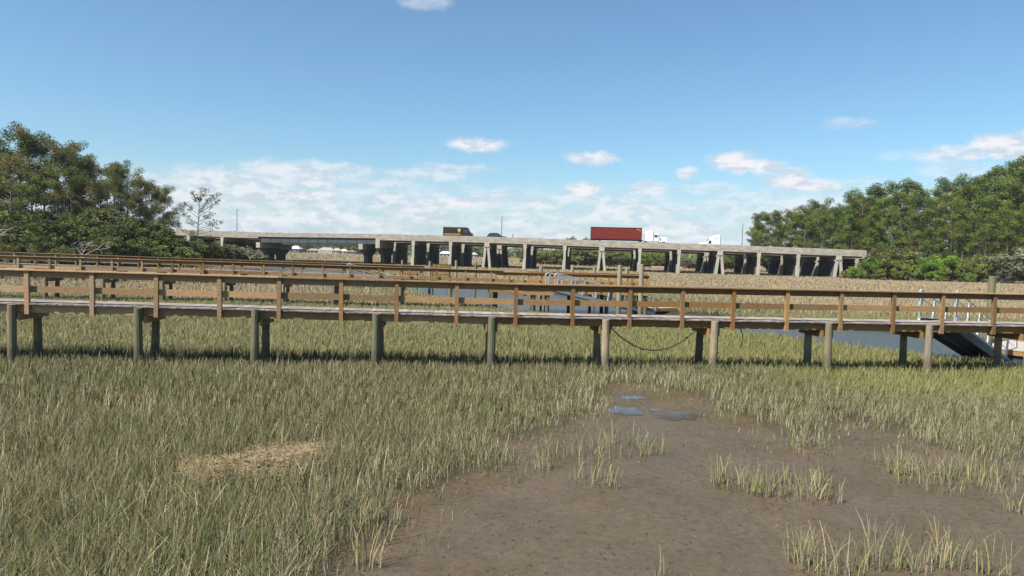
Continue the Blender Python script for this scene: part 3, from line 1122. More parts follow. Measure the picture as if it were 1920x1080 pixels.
# pierhead at the end of the second boardwalk
Yp = 47.6
xp = lambda px, Y: ray(px, hz(px)).x / ray(px, hz(px)).y * Y
ZRP = 2.56
platform('pierhead', 'timber pierhead with close railing posts beyond the aluminium gangway', xp(925, Yp), xp(1219, Yp), Yp, Yp + 3.4, 1.46, ZRP,
         [xp(p, Yp) for p in (931, 957, 982, 1011, 1046, 1072, 1099, 1127, 1144, 1186, 1217)],
         [xp(p, Yp + 3.4) for p in (992, 1040, 1090, 1120, 1152, 1190, 1215)],
         pile_x=[xp(p, Yp + .4) for p in (930, 1003, 1075, 1140, 1213)])
platform('landing', 'low weathered timber landing where the aluminium gangway starts', xp(985, 45.4), xp(1040, 45.4), 45.4, 47.4, 1.44, None, [], [],
         pile_x=[xp(1002, 45.6), xp(1029, 45.6)])
# sloping side walk from boardwalk down to landing
b = MB()
b.beam(at(925, 543, 46.3), at(985, 552, 45.9), 1.1, 0.2, (0.17, 0.10, 0.04))
o = b.build('sloping_ramp', M_wood)
tag(o, 'short orange timber ramp dropping from the second boardwalk to the landing', 'ramp')


def gangway(label, A, B, width, hr, nbay, hoop=True, tr=.024, under=None):
    """aluminium gangway from A down to B (near-side bottom chord ends)"""
    root = empty('gangway', tuple(A))
    tag(root, label, 'gangway')
    O = Vector(A)
    A_, B_ = Vector(A), Vector(B)
    ax = (B_ - A_)
    L = ax.length
    d = ax / L
    hd = Vector((d.x, d.y, 0)).normalized()
    nrm = Vector((-hd.y, hd.x, 0))
    up = nrm.cross(d) * -1
    if up.z < 0:
        up = -up
    for q in (0, width):
        b_ = MB()
        o_ = nrm * q
        b_.beam(A_ + o_ - O, B_ + o_ - O, .09, .20, up=up)
        b_.tube([A_ + o_ + up * hr - O, B_ + o_ + up * hr - O], tr, 8)
        b_.tube([A_ + o_ + up * hr * .72 - O, B_ + o_ + up * hr * .72 - O], tr * .5, 6)
        b_.tube([A_ + o_ + up * hr * .42 - O, B_ + o_ + up * hr * .42 - O], tr * .5, 6)
        for i in range(nbay + 1):
            p = A_ + d * (L * i / nbay) + o_
            b_.beam(p + up * .1 - O, p + up * (hr - .03) - O, tr * 3, tr * 3, up=nrm)
        if hoop:
            # curved end where the handrail turns down
            c = A_ + o_ + up * hr
            pts = [c, c - hd * .18 + Vector((0, 0, .03)), c - hd * .32 - Vector((0, 0, .02)), c - hd * .38 - Vector((0, 0, .16)),
                   c - hd * .34 - Vector((0, 0, hr * .45)), c - hd * .26 - Vector((0, 0, hr * .95))]
            b_.tube([p - O for p in pts], .04, 8)
        b_.build('side_frame', M_alu, root)
    b_ = MB()
    nt_ = int(L / .3)
    for i in range(nt_):
        p = A_ + d * ((i + .5) * L / nt_) + up * .06
        b_.beam(p + nrm * .05 - O, p + nrm * (width - .05) - O, L / nt_ - .02, .03, up=up)
    b_.build('walkway', under or M_grate, root)
    b_ = MB()
    for q in (-.03, width + .03):
        b_.beam(A_ + nrm * q - up * (.16 if under is None else .06) - O, B_ + nrm * q - up * (.16 if under is None else .06) - O, .04, .34 if under is None else .10, up=up)
    b_.build('side_skirt', under or M_grate, root)
    return root


g1a = at(1043, 545, 45.4)
g1b = at(1226, 600, 49.4)
gangway('aluminium gangway sloping from the pierhead landing to the floating dock', (g1a.x, g1a.y, 1.50), (g1b.x, g1b.y, -0.22), 1.15, 1.08, 8, tr=.036, under=M_alu)
g2a = at(1790, 602, 25.6)
gdir = Vector((math.cos(math.radians(42)), math.sin(math.radians(42)), 0))
g2b = g2a + gdir * 9.0
gangway('aluminium gangway leaving the nearest boardwalk at its far end', (g2a.x, g2a.y, 1.72), (g2b.x, g2b.y, -1.0 + 0.3), 1.2, 1.12, 6)
g3a = at(655, 505, 66.5)
gangway('small distant aluminium gangway at the farthest boardwalk', (g3a.x, 66.0, 1.45), (g3a.x + 6.5, 67.2, -0.3), 1.0, 1.0, 5)


def float_dock(label, cx, cy, lx, ly, rz):
    root = empty('floating_dock', (cx, cy, WZ), rz)
    tag(root, label, 'dock')
    b_ = MB()
    n = int(lx / .15)
    for i in range(n):
        x = -lx / 2 + (i + .5) * lx / n
        b_.beam((x, -ly / 2, .42), (x, ly / 2, .42), lx / n - .01, .04, tuple(np.array((.34, .30, .27)) * random.uniform(.8, 1.1)))
    b_.build('decking', M_deck, root)
    b_ = MB()
    for y in (-ly / 2, ly / 2):
        b_.beam((-lx / 2, y, .29), (lx / 2, y, .29), .05, .2, random.choice(ORANGE))
    for x in (-lx / 2 + .05, lx / 2 - .05):
        b_.beam((x, -ly / 2 + .05, .29), (x, ly / 2 - .05, .29), .05, .2, random.choice(ORANGE))
    b_.build('rim_joist', M_wood, root)
    for i in range(4):
        b_ = MB()
        x = -lx / 2 + (i + .5) * lx / 4
        b_.beam((x - lx / 10, 0, .04), (x + lx / 10, 0, .04), ly * .86, .30)
        b_.build('float', M_black, root, bevel=.05)
    return root


float_dock('low floating dock with black floats under the pierhead gangway foot', xp(1235, 52.0), 52.2, 3.6, 2.0, .45)
float_dock('floating dock below the gangway of the nearest boardwalk', g2b.x + 1.2, g2b.y + 1.0, 5.0, 2.4, .7)


def lone_pile(px, ptop, Y, r_, label, tan_=True):
    p = at(px, ptop, Y)
    b_ = MB()
    c = random.choice(PILET if tan_ else PILEC)
    r_ *= .86
    b_.cyl(Vector((0, 0, -2.2)), Vector((0.02, 0, p.z - .03)), r_ * 1.08, r_, 12, c)
    b_.cyl(Vector((0.02, 0, p.z - .03)), Vector((0.02, 0, p.z)), r_ * 0.94, r_ * .8, 12, tuple(np.array(c) * .8))
    o_ = b_.build('mooring_pile', M_pile)
    o_.location = (p.x, Y, 0)
    tag(o_, label, 'mooring pile', 'mooring piles around the pierheads')


for px, pt_, Y, r_, lab in [
        (1014, 500, 52, .16, 'brown pile behind the first hoop of the pierhead gangway'),
        (1073, 499, 52, .16, 'pile behind the pierhead between the gangway hoops and the splayed bridge piles'),
        (1114, 500, 54, .13, 'thin dark pile beside the splayed bridge piles'),
        (1162, 497, 44.8, .17, 'tall thick pile in front of the pierhead railing'),
        (1175, 503, 56, .19, 'short wide pile standing behind the pierhead railing'),
        (1203, 495, 44.6, .17, 'tall thick pile near the end post of the pierhead'),
        (1106, 548, 49, .12, 'short pile under the pierhead gangway'),
        (1860, 518, 29.5, .165, 'thick green pile standing in the creek by the end gangway'),
        (754, 488, 70, .12, 'thin pile at the farthest pierhead before its board screens'),
        (806, 490, 69, .15, 'pale pile between the two board screens'),
        (855, 488, 66, .13, 'pale pile after the board screens, before the bridge piers'),
        (892, 492, 60, .10, 'thin black pile standing alone past the board screens')]:
    lone_pile(px, pt_, Y, r_, lab, tan_=px not in (1860, 892))

# board screens of the farthest pierhead
for (x0, x1, y0, y1, lab) in [(758, 782, 497, 520, 'narrow slatted timber screen on the farthest pierhead'),
                              (812, 843, 495, 521, 'wide slatted timber screen on the farthest pierhead')]:
    a_, b_ = at(x0, y0, 69), at(x1, y1, 69)
    bm = MB()
    n = 7
    for i in range(n):
        x = a_.x + (b_.x - a_.x) * (i + .5) / n
        bm.beam((x, 69, b_.z - .2), (x, 69, a_.z), (b_.x - a_.x) / n * .62, .05, random.choice(ORANGE), up=Vector((0, 1, 0)))
    root = bm.build('timber_screen', M_wood)
    tag(root, lab, 'screen', 'slatted screens on the farthest pierhead')
    for x in (a_.x, b_.x):
        bm = MB()
        bm.cyl((x, 69.12, -.5), (x, 69.12, a_.z + .05), .07, .07, 8, PILEC[0])
        bm.build('post', M_pile, root)
    bm = MB()
    bm.beam((a_.x, 69.06, a_.z - .3), (b_.x, 69.06, a_.z - .3), .05, .12, ORANGE[0])
    bm.beam((a_.x, 69.06, b_.z + .3), (b_.x, 69.06, b_.z + .3), .05, .12, ORANGE[0])
    bm.build('rail', M_wood, root)

# hose slung under the nearest boardwalk, loose cable end
pts = []
ha, hb = at(1143, 606, 22.55), at(1308, 617, 23.0)
for i in range(25):
    t_ = i / 24
    p = ha.lerp(hb, t_)
    p.z -= 0.80 * (1 - (2 * t_ - 0.96) ** 2 / 1.05) if True else 0
    pts.append(p)
pts[0].z = ha.z
pts[-1].z = hb.z
b = MB()
b.tube(pts, .022, 8)
tag(b.build('hose', M_hose, smooth=True), 'dark green hose slung in a loop between two piles', 'hose')
b = MB()
b.tube([at(1385, 612, 23.4), at(1391, 622, 23.3), at(1393, 633, 23.3), at(1391, 643, 23.3), at(1389, 652, 23.3)], .016, 6)
tag(b.build('cable', M_cable, smooth=True), 'short black cable end dangling below the boardwalk', 'cable')
b = MB()
p = at(702, 607, 22.0)
b.beam(p - Vector((.035, 0, 0)), p + Vector((.035, 0, 0)), .02, .16)
tag(b.build('tag_plate', M_white), 'small white plate hanging beside a boardwalk pile', 'plate')

# ------------------------------------------------------------------ highway bridges
PHI = math.atan(0.119)
e_ = Vector((math.cos(PHI), -math.sin(PHI), 0))
n_ = Vector((math.sin(PHI), math.cos(PHI), 0))
BO = Vector((xp(1128, 166), 166, 0))


def sat(px, q=0.0):
    """distance along the bridge (from BO) where pixel column px meets the line offset by q"""
    k_ = ray(px, hz(px))
    k_ = k_.x / k_.y
    A_ = BO + n_ * q
    return (k_ * A_.y - A_.x) / (e_.x - k_ * e_.y)


prof = [(430, 340), (434, 430), (436, 500), (438.5, 700), (442, 860), (446.5, 1000), (451.3, 1128), (458.6, 1350), (463.7, 1480), (469, 1620)]
ps = [(sat(x), 0) for y, x in prof]
PZ = []
for y, x in prof:
    s_ = sat(x)
    Yv = (BO + e_ * s_).y
    PZ.append((s_, at(x, y, Yv).z))
PZ = [(PZ[0][0] - 60, PZ[0][1])] + PZ + [(PZ[-1][0] + 60, PZ[-1][1] - 1.0)]
ztop = lambda s_: float(np.interp(s_, [p[0] for p in PZ], [p[1] for p in PZ]))
FAS = 1.5
BW = 12.2


def bridge(name, label, q0, dzz, bents, splay, hammer, s0, s1, girder=None):
    root = empty(name, tuple(BO + n_ * q0), -PHI)
    tag(root, label, 'bridge')
    N = max(2, int((s1 - s0) / 4.5))
    S_ = [s0 + (s1 - s0) * i / N for i in range(N + 1)]
    zt = lambda s_: ztop(s_) + dzz

    def strip(nm, y0, y1, zo, zu, mtl, a0=s0, a1=s1):
        b_ = MB()
        q_ = [a0 + (a1 - a0) * i / N for i in range(N + 1)]
        vs, fs = [], []
        for s_ in q_:
            vs += [(s_, y0, zt(s_) + zo), (s_, y1, zt(s_) + zo), (s_, y1, zt(s_) + zu), (s_, y0, zt(s_) + zu)]
        for i in range(N):
            o_ = i * 4
            for j in range(4):
                k2 = (j + 1) % 4
                fs.append((o_ + j, o_ + 4 + j, o_ + 4 + k2, o_ + k2))
        fs += [(0, 1, 2, 3), (N * 4 + 3, N * 4 + 2, N * 4 + 1, N * 4)]
        b_.add(vs, fs)
        return b_.build(nm, mtl, root)
    strip('parapet', -0.0, 0.28, 0, -0.80, M_conc)
    strip('parapet', BW - .28, BW, 0, -0.80, M_conc)
    strip('deck_slab', -0.012, BW + .012, -0.803, -1.08, M_conc)
    strip('road_surface', 0.30, BW - .30, -0.795, -0.800, M_asph)
    # edge beams in spans, inner beams darker by shade alone
    ends = [s0] + sorted(b_ for b_ in bents if s0 < b_ < s1) + [s1]
    for y in (0.003, 2.6, 5.0, 7.2, 9.6, BW - .403):
        edge = y < 1 or y > BW - 1
        dp = .42 if edge else .75
        run = MB()
        for i in range(len(ends) - 1):
            a, c = ends[i] + .05, ends[i + 1] - .05
            if girder and a >= girder[0] - 1 and c <= girder[1] + 1:
                if run.f:
                    run.build('edge_beam' if edge else 'deck_beam', M_conc, root)
                run = MB()
                continue
            vs = []
            for s_ in (a, c):
                z1, z0 = zt(s_) - 1.083, zt(s_) - 1.083 - dp
                vs += [(s_, y, z1), (s_, y + .4, z1), (s_, y + .4, z0), (s_, y, z0)]
            run.add(vs, [(0, 1, 2, 3), (7, 6, 5, 4), (0, 4, 5, 1), (1, 5, 6, 2), (2, 6, 7, 3), (3, 7, 4, 0)])
        if run.f:
            run.build('edge_beam' if edge else 'deck_beam', M_conc, root)
    if girder:
        for y in (0.25, 4.0, 8.0, BW - .6):
            b_ = MB()
            vs = []
            for s_ in girder:
                z1, z0 = zt(s_) - 1.083, zt(s_) - 2.45
                vs += [(s_, y, z1), (s_, y + .3, z1), (s_, y + .3, z0), (s_, y, z0)]
            b_.add(vs, [(0, 1, 2, 3), (7, 6, 5, 4), (0, 4, 5, 1), (1, 5, 6, 2), (2, 6, 7, 3), (3, 7, 4, 0)])
            vs = []
            for s_ in girder:
                z1, z0 = zt(s_) - 2.45, zt(s_) - 2.53
                vs += [(s_, y - .12, z1), (s_, y + .42, z1), (s_, y + .42, z0), (s_, y - .12, z0)]
            b_.add(vs, [(0, 1, 2, 3), (7, 6, 5, 4), (0, 4, 5, 1), (1, 5, 6, 2), (2, 6, 7, 3), (3, 7, 4, 0)])
            for i in range(1, 12):
                s_ = girder[0] + (girder[1] - girder[0]) * i / 12
                b_.beam((s_, y - .05, zt(s_) - 1.12), (s_, y - .05, zt(s_) - 2.44), .03, .1, up=Vector((0, 1, 0)))
            b_.build('steel_girder', M_steel, root)
    for s_ in bents:
        if not (s0 < s_ < s1):
            continue
        zb = zt(s_) - 1.50
        pr = MB()
        spl = any(abs(s_ - w) < 1.5 for w in splay)
        ham = any(abs(s_ - w) < 1.5 for w in hammer)
        if ham:
            zb = zt(s_) - 2.53 if (girder and girder[0] - 2 < s_ < girder[1] - 2.5) else zt(s_) - 1.10
            hgt_ = 1.35 if zb < zt(s_) - 2 else 2.4
            pr.beam((s_, -.1, zb - hgt_ / 2), (s_, BW + .1, zb - hgt_ / 2), 1.05, hgt_)
            cap = pr.build('pier_cap', M_conc_lt, root)
            b_ = MB()
            b_.prism([(s_ - .45, zb - hgt_), (s_ + .45, zb - hgt_), (s_ + .45, -1.2), (s_ - .45, -1.2)], BW / 2 - 2.2, BW / 2 + 2.2,
                     y0s=[.8, .8, BW / 2 - 1.9, BW / 2 - 1.9], y1s=[BW - .8, BW - .8, BW / 2 + 1.9, BW / 2 + 1.9])
            # hammerhead: flare only in its upper part
            b_ = MB()
            z1 = zb - hgt_
            for (ya, yb, za, yc, yd, zc) in ((.8, BW - .8, z1, BW / 2 - 2.0, BW / 2 + 2.0, z1 - 1.7), (BW / 2 - 2, BW / 2 + 2, z1 - 1.7, BW / 2 - 2, BW / 2 + 2, -1.2)):
                b_.prism([(s_ - .5, za), (s_ + .5, za), (s_ + .5, zc), (s_ - .5, zc)], 0, 0, y0s=[ya, ya, yc, yc], y1s=[yb, yb, yd, yd])
            b_.build('hammerhead_pier', M_shade_conc, root)
            continue
        w_ = 1.25 if spl else 0.8
        pr.beam((s_, -.02, zb - .5), (s_, BW + .02, zb - .5), w_, 1.0)
        pr.build('pier_cap', M_conc_lt, root)
        if spl:
            b_ = MB()
            b_.beam((s_, .12, zb - 1.17), (s_, BW - .12, zb - 1.17), 1.7, .34)
            b_.build('pier_cap', M_conc, root)
        npl = 7
        for i in range(npl):
            y = .22 + (BW - .44) * i / (npl - 1)
            b_ = MB()
            if spl:
                for sg in (-1, 1):
                    b_.beam((s_ + sg * .95, y, -1.0), (s_ + sg * .36, y, zb - 1.33), .60, .58, up=Vector((0, 1, 0)), taper=.95)
            else:
                b_.beam((s_, y, -1.0), (s_, y, zb - 1.0), .58, .56, up=Vector((0, 1, 0)))
                b_.beam((s_ - .12, y - .03, -1.0), (s_ - .12, y - .03, 2.5 + .25 * math.sin(s_)), .72, .66, up=Vector((0, 1, 0)))
            b_.build('pile', M_conc_lt if i in (0, npl - 1) else M_shade_conc, root)  # inner piles take the shade-darkened colour, end piles the pale one
        # infill added between the piles so the rows look solid and shaded
        b_ = MB()
        if spl:
            for sg in (-1, 1):
                b_.add([(s_ + sg * .95 + dx, y, -1.0) for dx in (-.24, .24) for y in (.5, BW - .5)] +
                       [(s_ + sg * .36 + dx, y, zb - 1.33) for dx in (-.24, .24) for y in (.5, BW - .5)],
                       [(0, 1, 5, 4), (2, 6, 7, 3), (0, 4, 6, 2), (1, 3, 7, 5)])
        else:
            b_.beam((s_, .5, 1.0 + (zb - 1) / 2 - .8), (s_, BW - .5, 1.0 + (zb - 1) / 2 - .8), .48, (zb - 1.0) + 1.6 - .2)
        b_.build('shade_infill', M_shade_conc, root)
    return root


near_px = [416, 484, 676, 708, 774.5, 844.5, 912.5, 984, 1058.5, 1128, 1199.5, 1273, 1350, 1423, 1497, 1573]
nb = [sat(p) for p in near_px]
nb = [nb[0] - 27.6, nb[0] - 18.4, nb[0] - 9.2] + nb + [nb[-1] + 9.3]
bridge('highway_bridge', 'long concrete highway bridge nearer the marsh, carrying the red container truck', 0, 0, nb,
       [sat(p) for p in (912.5, 1128, 1350, 1573)], [sat(p) for p in (484, 676, 708)], nb[0] - 5, sat(1624), girder=(sat(484) + .6, sat(708) - .55))
FQ = 14.4
far_px = [739.7, 802.7, 868, 936, 997, 1065, 1130, 1190, 1258, 1325, 1398, 1467, 1536]
fb = [sat(p, FQ) for p in far_px]
fb = [sat(508, FQ) - 9.2, sat(508, FQ), sat(714, FQ)] + fb + [fb[-1] + 9, fb[-1] + 18]
bridge('highway_bridge', 'parallel concrete highway bridge behind the first, carrying the white truck cab', FQ, -.35, fb,
       [sat(p, FQ) for p in (936, 1325, 1536)], [fb[1], fb[2]], fb[0] - 30, fb[-1] + 6, girder=(fb[1] + .6, fb[2] - .55))


def on_bridge(px, q):
    s_ = sat(px, q)
    p = BO + e_ * s_ + n_ * q
    return (p.x, p.y, ztop(s_) - 0.795), s_


def lamp_pole(px, ytop, q, label):
    (x, y, z), s_ = on_bridge(px, q)
    zt = at(px, ytop, y).z
    b_ = MB()
    b_.cyl((0, 0, 0), (0, 0, zt - z), .11, .07, 8, (.10, .10, .10))
    b_.cyl((0, 0, 0), (0, 0, .5), .2, .18, 8, (.25, .25, .24))
    b_.beam((0, 0, zt - z - .25), (.45, 0, zt - z - .05), .08, .08, (.1, .1, .1))
    o_ = b_.build('bridge_pole', M_tint)
    o_.location = (x, y, z)
    tag(o_, label, 'pole', 'poles along the highway bridge')


lamp_pole(444, 393, 13.3, 'tall thin pole on the bridge beside the lone small pine')
lamp_pole(939.5, 406, 13.3, 'thin dark pole rising behind the dark car on the bridge')
lamp_pole(1390, 421, 13.3, 'pale pole on the bridge in front of the forest edge')
lamp_pole(960.5, 438, 13.3, 'short stub pole just past the dark car on the bridge')


def wheel(root, x, y, r_=.5, w=.28):
    b_ = MB()
    b_.cyl((x, y - w / 2, r_), (x, y + w / 2, r_), r_, r_, 18)
    wh = b_.build('wheel', M_black, root)
    b_ = MB()
    b_.cyl((x, y - w / 2 - .012, r_), (x, y + w / 2 + .012, r_), r_ * .55, r_ * .55, 14)
    b_.build('rim', M_alu, wh)


# articulated truck with red container (drives along +e)
loc, s_ = on_bridge(1106, 5.2)
xc = 0.0
root = empty('container_truck', loc, -PHI)
tag(root, 'red shipping container on a white tractor truck crossing the bridge', 'truck')
CL = 94 / FPX * (loc[1]) * 1.0
b = MB()
n = 60
b.beam((0, 0, 2.72), (CL, 0, 2.72), 2.30, 2.84)
for side in (-1, 1):
    for i in range(n):
        x = .12 + (CL - .24) * (i + .5) / n
        if i % 2 == 0:
            b.beam((x, side * 1.172, 1.48), (x, side * 1.172, 3.98), (CL - .24) / n, .045, up=Vector((0, 1, 0)))
for x in (.06, CL - .06):
    for y in (-1.18, 1.18):
        b.beam((x, y, 1.27), (x, y, 4.19), .14, .1, up=Vector((0, 1, 0)))
for y in (-1.18, 1.18):
    for z in (1.33, 4.13):
        b.beam((.06, y, z), (CL - .06, y, z), .1, .13)
cont = b.build('container', M_red, root)
b = MB()
for i in range(5):
    b.beam((CL - 1.25 + i * .2, -1.235, 3.85 - .08 * i), (CL - 1.10 + i * .2, -1.235, 3.80 - .08 * i), .01, .16)
b.build('container_mark', M_gold, cont)
b = MB()
b.beam((0, .5, 1.12), (CL + .3, .5, 1.12), .12, .28)
b.beam((0, -.5, 1.12), (CL + .3, -.5, 1.12), .12, .28)
for x in (.1, CL * .5, CL - .2):
    b.beam((x, -1.15, 1.18), (x, 1.15, 1.18), .15, .15)
b.build('chassis', M_black, root)
for x in (.9, 2.2):
    for y in (-1.05, 1.05):
        wheel(root, x, y)
TX = CL + 0.75
b = MB()
b.prism([(TX, 1.0), (TX + 1.95, 1.0), (TX + 1.95, 3.42), (TX + 1.55, 3.48), (TX, 3.25)], -1.15, 1.15)
b.build('sleeper', M_white, root, bevel=.06)
b = MB()
b.prism([(TX + 2.0, 1.0), (TX + 3.35, 1.0), (TX + 3.35, 1.98), (TX + 2.95, 2.72), (TX + 2.0, 2.80)], -1.05, 1.05)
b.prism([(TX + 3.36, .75), (TX + 5.35, .75), (TX + 5.45, 1.25), (TX + 5.35, 1.85), (TX + 4.9, 2.02), (TX + 3.36, 2.12)], -.95, .95)
b.build('cab', M_white, root, bevel=.08)
b = MB()
b.prism([(TX + 3.40, 2.0), (TX + 3.0, 2.70), (TX + 2.97, 2.66), (TX + 3.36, 1.98)], -.95, .95)
b.prism([(TX + 2.25, 1.95), (TX + 3.15, 1.95), (TX + 2.88, 2.58), (TX + 2.25, 2.58)], -1.07, 1.07)
b.build('cab_window', M_glass, root)
b = MB()
b.prism([(TX + 1.95, 2.82), (TX + 3.2, 2.62), (TX + 3.25, 2.70), (TX + 2.7, 3.02), (TX + 1.96, 3.12)], -.95, .95)
b.build('roof_visor', M_white, root, bevel=.04)
for y in (-1.1, 1.1):
    b = MB()
    b.cyl((TX + 2.0, y, .9), (TX + 2.0, y, 3.5), .08, .08, 8)
    b.build('exhaust_stack', M_alu, root)
    for x in (TX + .2, TX - 1.1, TX + 4.5):
        wheel(root, x, y * .93)
    b = MB()
    b.beam((TX + 3.35, y * 1.18, 1.9), (TX + 3.35, y * 1.18, 2.45), .12, .22, up=Vector((0, 1, 0)))
    b.build('mirror', M_black, root)

# white tractor alone, heading the other way, on the far bridge
loc, s_ = on_bridge(1348, FQ + 5)
loc = (loc[0], loc[1], loc[2] - .35)
root = empty('tractor_truck', loc, -PHI)
tag(root, 'rounded white tractor cab without trailer on the bridge near the forest', 'truck')
b = MB()
b.prism([(0, .9), (0, 4.05), (-.9, 4.05), (-1.9, 3.75), (-2.75, 3.05), (-3.15, 2.35), (-3.4, 1.9), (-3.4, .9)], -1.15, 1.15)
b.prism([(-3.42, .7), (-3.42, 2.12), (-4.2, 1.98), (-5.3, 1.72), (-5.65, 1.35), (-5.7, .7)], -1.0, 1.0)
b.build('cab', M_white, root, bevel=.1)
b = MB()
b.prism([(-2.3, 1.85), (-2.3, 2.55), (-2.75, 2.55), (-3.1, 2.0), (-3.1, 1.85)], -1.17, 1.17)
b.prism([(-2.85, 2.98), (-3.18, 2.40), (-3.22, 2.44), (-2.88, 3.02)], -.95, .95)
b.build('cab_window', M_glass, root)
b = MB()
b.cyl((-1.15, -1.19, 3.2), (-1.15, -1.155, 3.2), .14, .14, 12)
b.build('porthole', M_glass, root)
b = MB()
b.prism([(.005, .95), (.005, 4.0), (.07, 4.0), (.07, .95)], -1.17, 1.17)
b.build('side_extender', M_black, root)
for y in (-1.35, 1.35):
    b = MB()
    b.beam((-2.8, y, 1.95), (-2.8, y, 2.65), .14, .22, up=Vector((0, 1, 0)))
    b.build('mirror', M_black, root)
b = MB()
b.beam((-5.4, 0, .75), (2.6, 0, .75), .9, .3)
b.build('chassis', M_black, root)
for y in (-1.0, 1.0):
    for x in (-4.6, .6, 1.9):
        wheel(root, x, y)

# brown parcel van
loc, s_ = on_bridge(831.5, 5.0)
root = empty('delivery_van', loc, -PHI)
tag(root, 'dark brown parcel delivery van with gold shield on the bridge', 'van')
VL = 55 / FPX * loc[1]
b = MB()
b.prism([(0, .55), (0, 3.05), (VL * .80, 3.05), (VL * .835, 2.85), (VL * .885, 1.95), (VL * .985, 1.55), (VL, 1.1), (VL, .55)], -1.1, 1.1)
b.build('body', M_brown, root, bevel=.07)
b = MB()
b.prism([(VL * .845, 2.80), (VL * .893, 1.97), (VL * .897, 1.99), (VL * .850, 2.83)], -.95, .95)
b.prism([(VL * .72, 1.75), (VL * .86, 1.75), (VL * .83, 2.45), (VL * .72, 2.45)], -1.112, 1.112)
b.build('window', M_glass, root)
b = MB()
b.beam((.25, -1.112, 1.28), (VL * .60, -1.112, 1.28), .015, .16)
b.build('stripe', M_gold, root)
sx, sz = VL * .555, 2.18
b = MB()
pr = [(sx - .34, sz + .42), (sx, sz + .50), (sx + .34, sz + .42), (sx + .32, sz - .1), (sx, sz - .5), (sx - .32, sz - .1)]
b.prism(pr[::-1], -1.125, -1.102)
sh = b.build('shield_emblem', M_gold, root)


def text(txt, size, mtl, parent, loc_, rot, nm='lettering'):
    cu = bpy.data.curves.new(nm, 'FONT')
    cu.body = txt
    cu.size = size
    cu.extrude = .004
    cu.align_x = 'CENTER'
    ob = bpy.data.objects.new(nm, cu)
    me = bpy.data.meshes.new_from_object(ob)
    bpy.data.objects.remove(ob)
    me.materials.append(mtl)
    o_ = bpy.data.objects.new(nm, me)
    COL.objects.link(o_)
    o_.parent = parent
    o_.location = loc_
    o_.rotation_euler = rot
    return o_


text('ups', .36, M_brown, sh, (sx, -1.13, sz - .10), (math.radians(90), 0, 0))
for y in (-.95, .95):
    for x in (1.6, VL - 1.2):
        wheel(root, x, y, .42)
b = MB()
b.beam((VL * .86, -1.28, 1.9), (VL * .86, -1.28, 2.4), .2, .1, up=Vector((0, 1, 0)))
b.build('mirror', M_black, root)

# dark suv
loc, s_ = on_bridge(913, 4.2)
root = empty('dark_suv', loc, -PHI)
tag(root, 'dark blue car with only its roof showing above the bridge parapet', 'car')
b = MB()
CLn = 4.9
b.prism([(0, .35), (.05, 1.15), (CLn - 1.25, 1.12), (CLn - .15, .98), (CLn, .7), (CLn, .35)], -.92, .92)
b.build('body', M_darkblue, root, bevel=.08)
b = MB()
b.prism([(.15, 1.15), (.55, 1.70), (2.9, 1.72), (3.7, 1.13)], -.80, .80, y0s=[-.86, -.70, -.70, -.86], y1s=[.86, .70, .70, .86])
b.build('window', M_glass, root, bevel=.03)
b = MB()
b.prism([(.5, 1.69), (.62, 1.76), (2.7, 1.79), (2.95, 1.715)], -.71, .71)
b.build('roof', M_darkblue, root, bevel=.03)
b = MB()
b.prism([(.02, 1.2), (.40, 1.68), (.30, 1.74), (-.1, 1.3)], -.65, .65)
b.build('rear_window_gleam', M_white, root)  # white slab painted in for the gleam on the rear window
for y in (-.6, .6):
    b = MB()
    b.beam((.7, y, 1.83), (2.5, y, 1.83), .04, .04)
    b.build('roof_rail', M_black, root)
for y in (-.85, .85):
    for x in (.95, CLn - 1.0):
        wheel(root, x, y, .34, .2)

# ------------------------------------------------------------------ trees
LEAFC = {'pine': [(0.074, 0.108, 0.020), (0.108, 0.140, 0.026), (0.042, 0.068, 0.016), (0.148, 0.162, 0.032)],
         'pine_left': [(0.080, 0.105, 0.028), (0.125, 0.140, 0.034), (0.056, 0.078, 0.026), (0.140, 0.118, 0.040), (0.105, 0.128, 0.034)],
         'oak': [(0.064, 0.084, 0.024), (0.088, 0.108, 0.028), (0.120, 0.136, 0.038), (0.046, 0.060, 0.020)],
         'bright': [(0.095, 0.150, 0.020), (0.120, 0.175, 0.026), (0.075, 0.120, 0.020), (0.145, 0.170, 0.032)],
         'grey': [(0.120, 0.125, 0.072), (0.15, 0.145, 0.086), (0.09, 0.10, 0.054), (0.17, 0.155, 0.10)],
         'mixed': [(0.110, 0.135, 0.036), (0.155, 0.165, 0.046), (0.120, 0.112, 0.050), (0.075, 0.100, 0.030)]}


def cards(centres, radii, counts, size, asp, cols, r, up=0.25):
    out_v, out_c = [], []
    for (c, rad, n, col) in zip(centres, radii, counts, cols):
        u = r.normal(size=(n, 3))
        u /= np.linalg.norm(u, axis=1, keepdims=True)
        rr = r.random(n) ** 0.45
        p = np.array(c) + u * rr[:, None] * np.array(rad)
        a = r.normal(size=(n, 3))
        a[:, 2] *= 0.7
        a /= np.linalg.norm(a, axis=1, keepdims=True)
        b_ = np.cross(a, r.normal(size=(n, 3)))
        b_ /= np.linalg.norm(b_, axis=1, keepdims=True)
        s_ = size * (0.6 + 0.8 * r.random(n))[:, None]
        a, b_ = a * s_, b_ * s_ * asp
        out_v.append(np.stack([p - a, p + b_ * .9, p + a, p - b_], 1))
        cc = np.array(col) * (0.82 + 0.36 * r.random(n))[:, None]
        out_c.append(cc)
    V = np.concatenate(out_v)
    C = np.concatenate(out_c)
    Q = np.arange(len(V) * 4).reshape(-1, 4)
    return V.reshape(-1, 3), Q, C


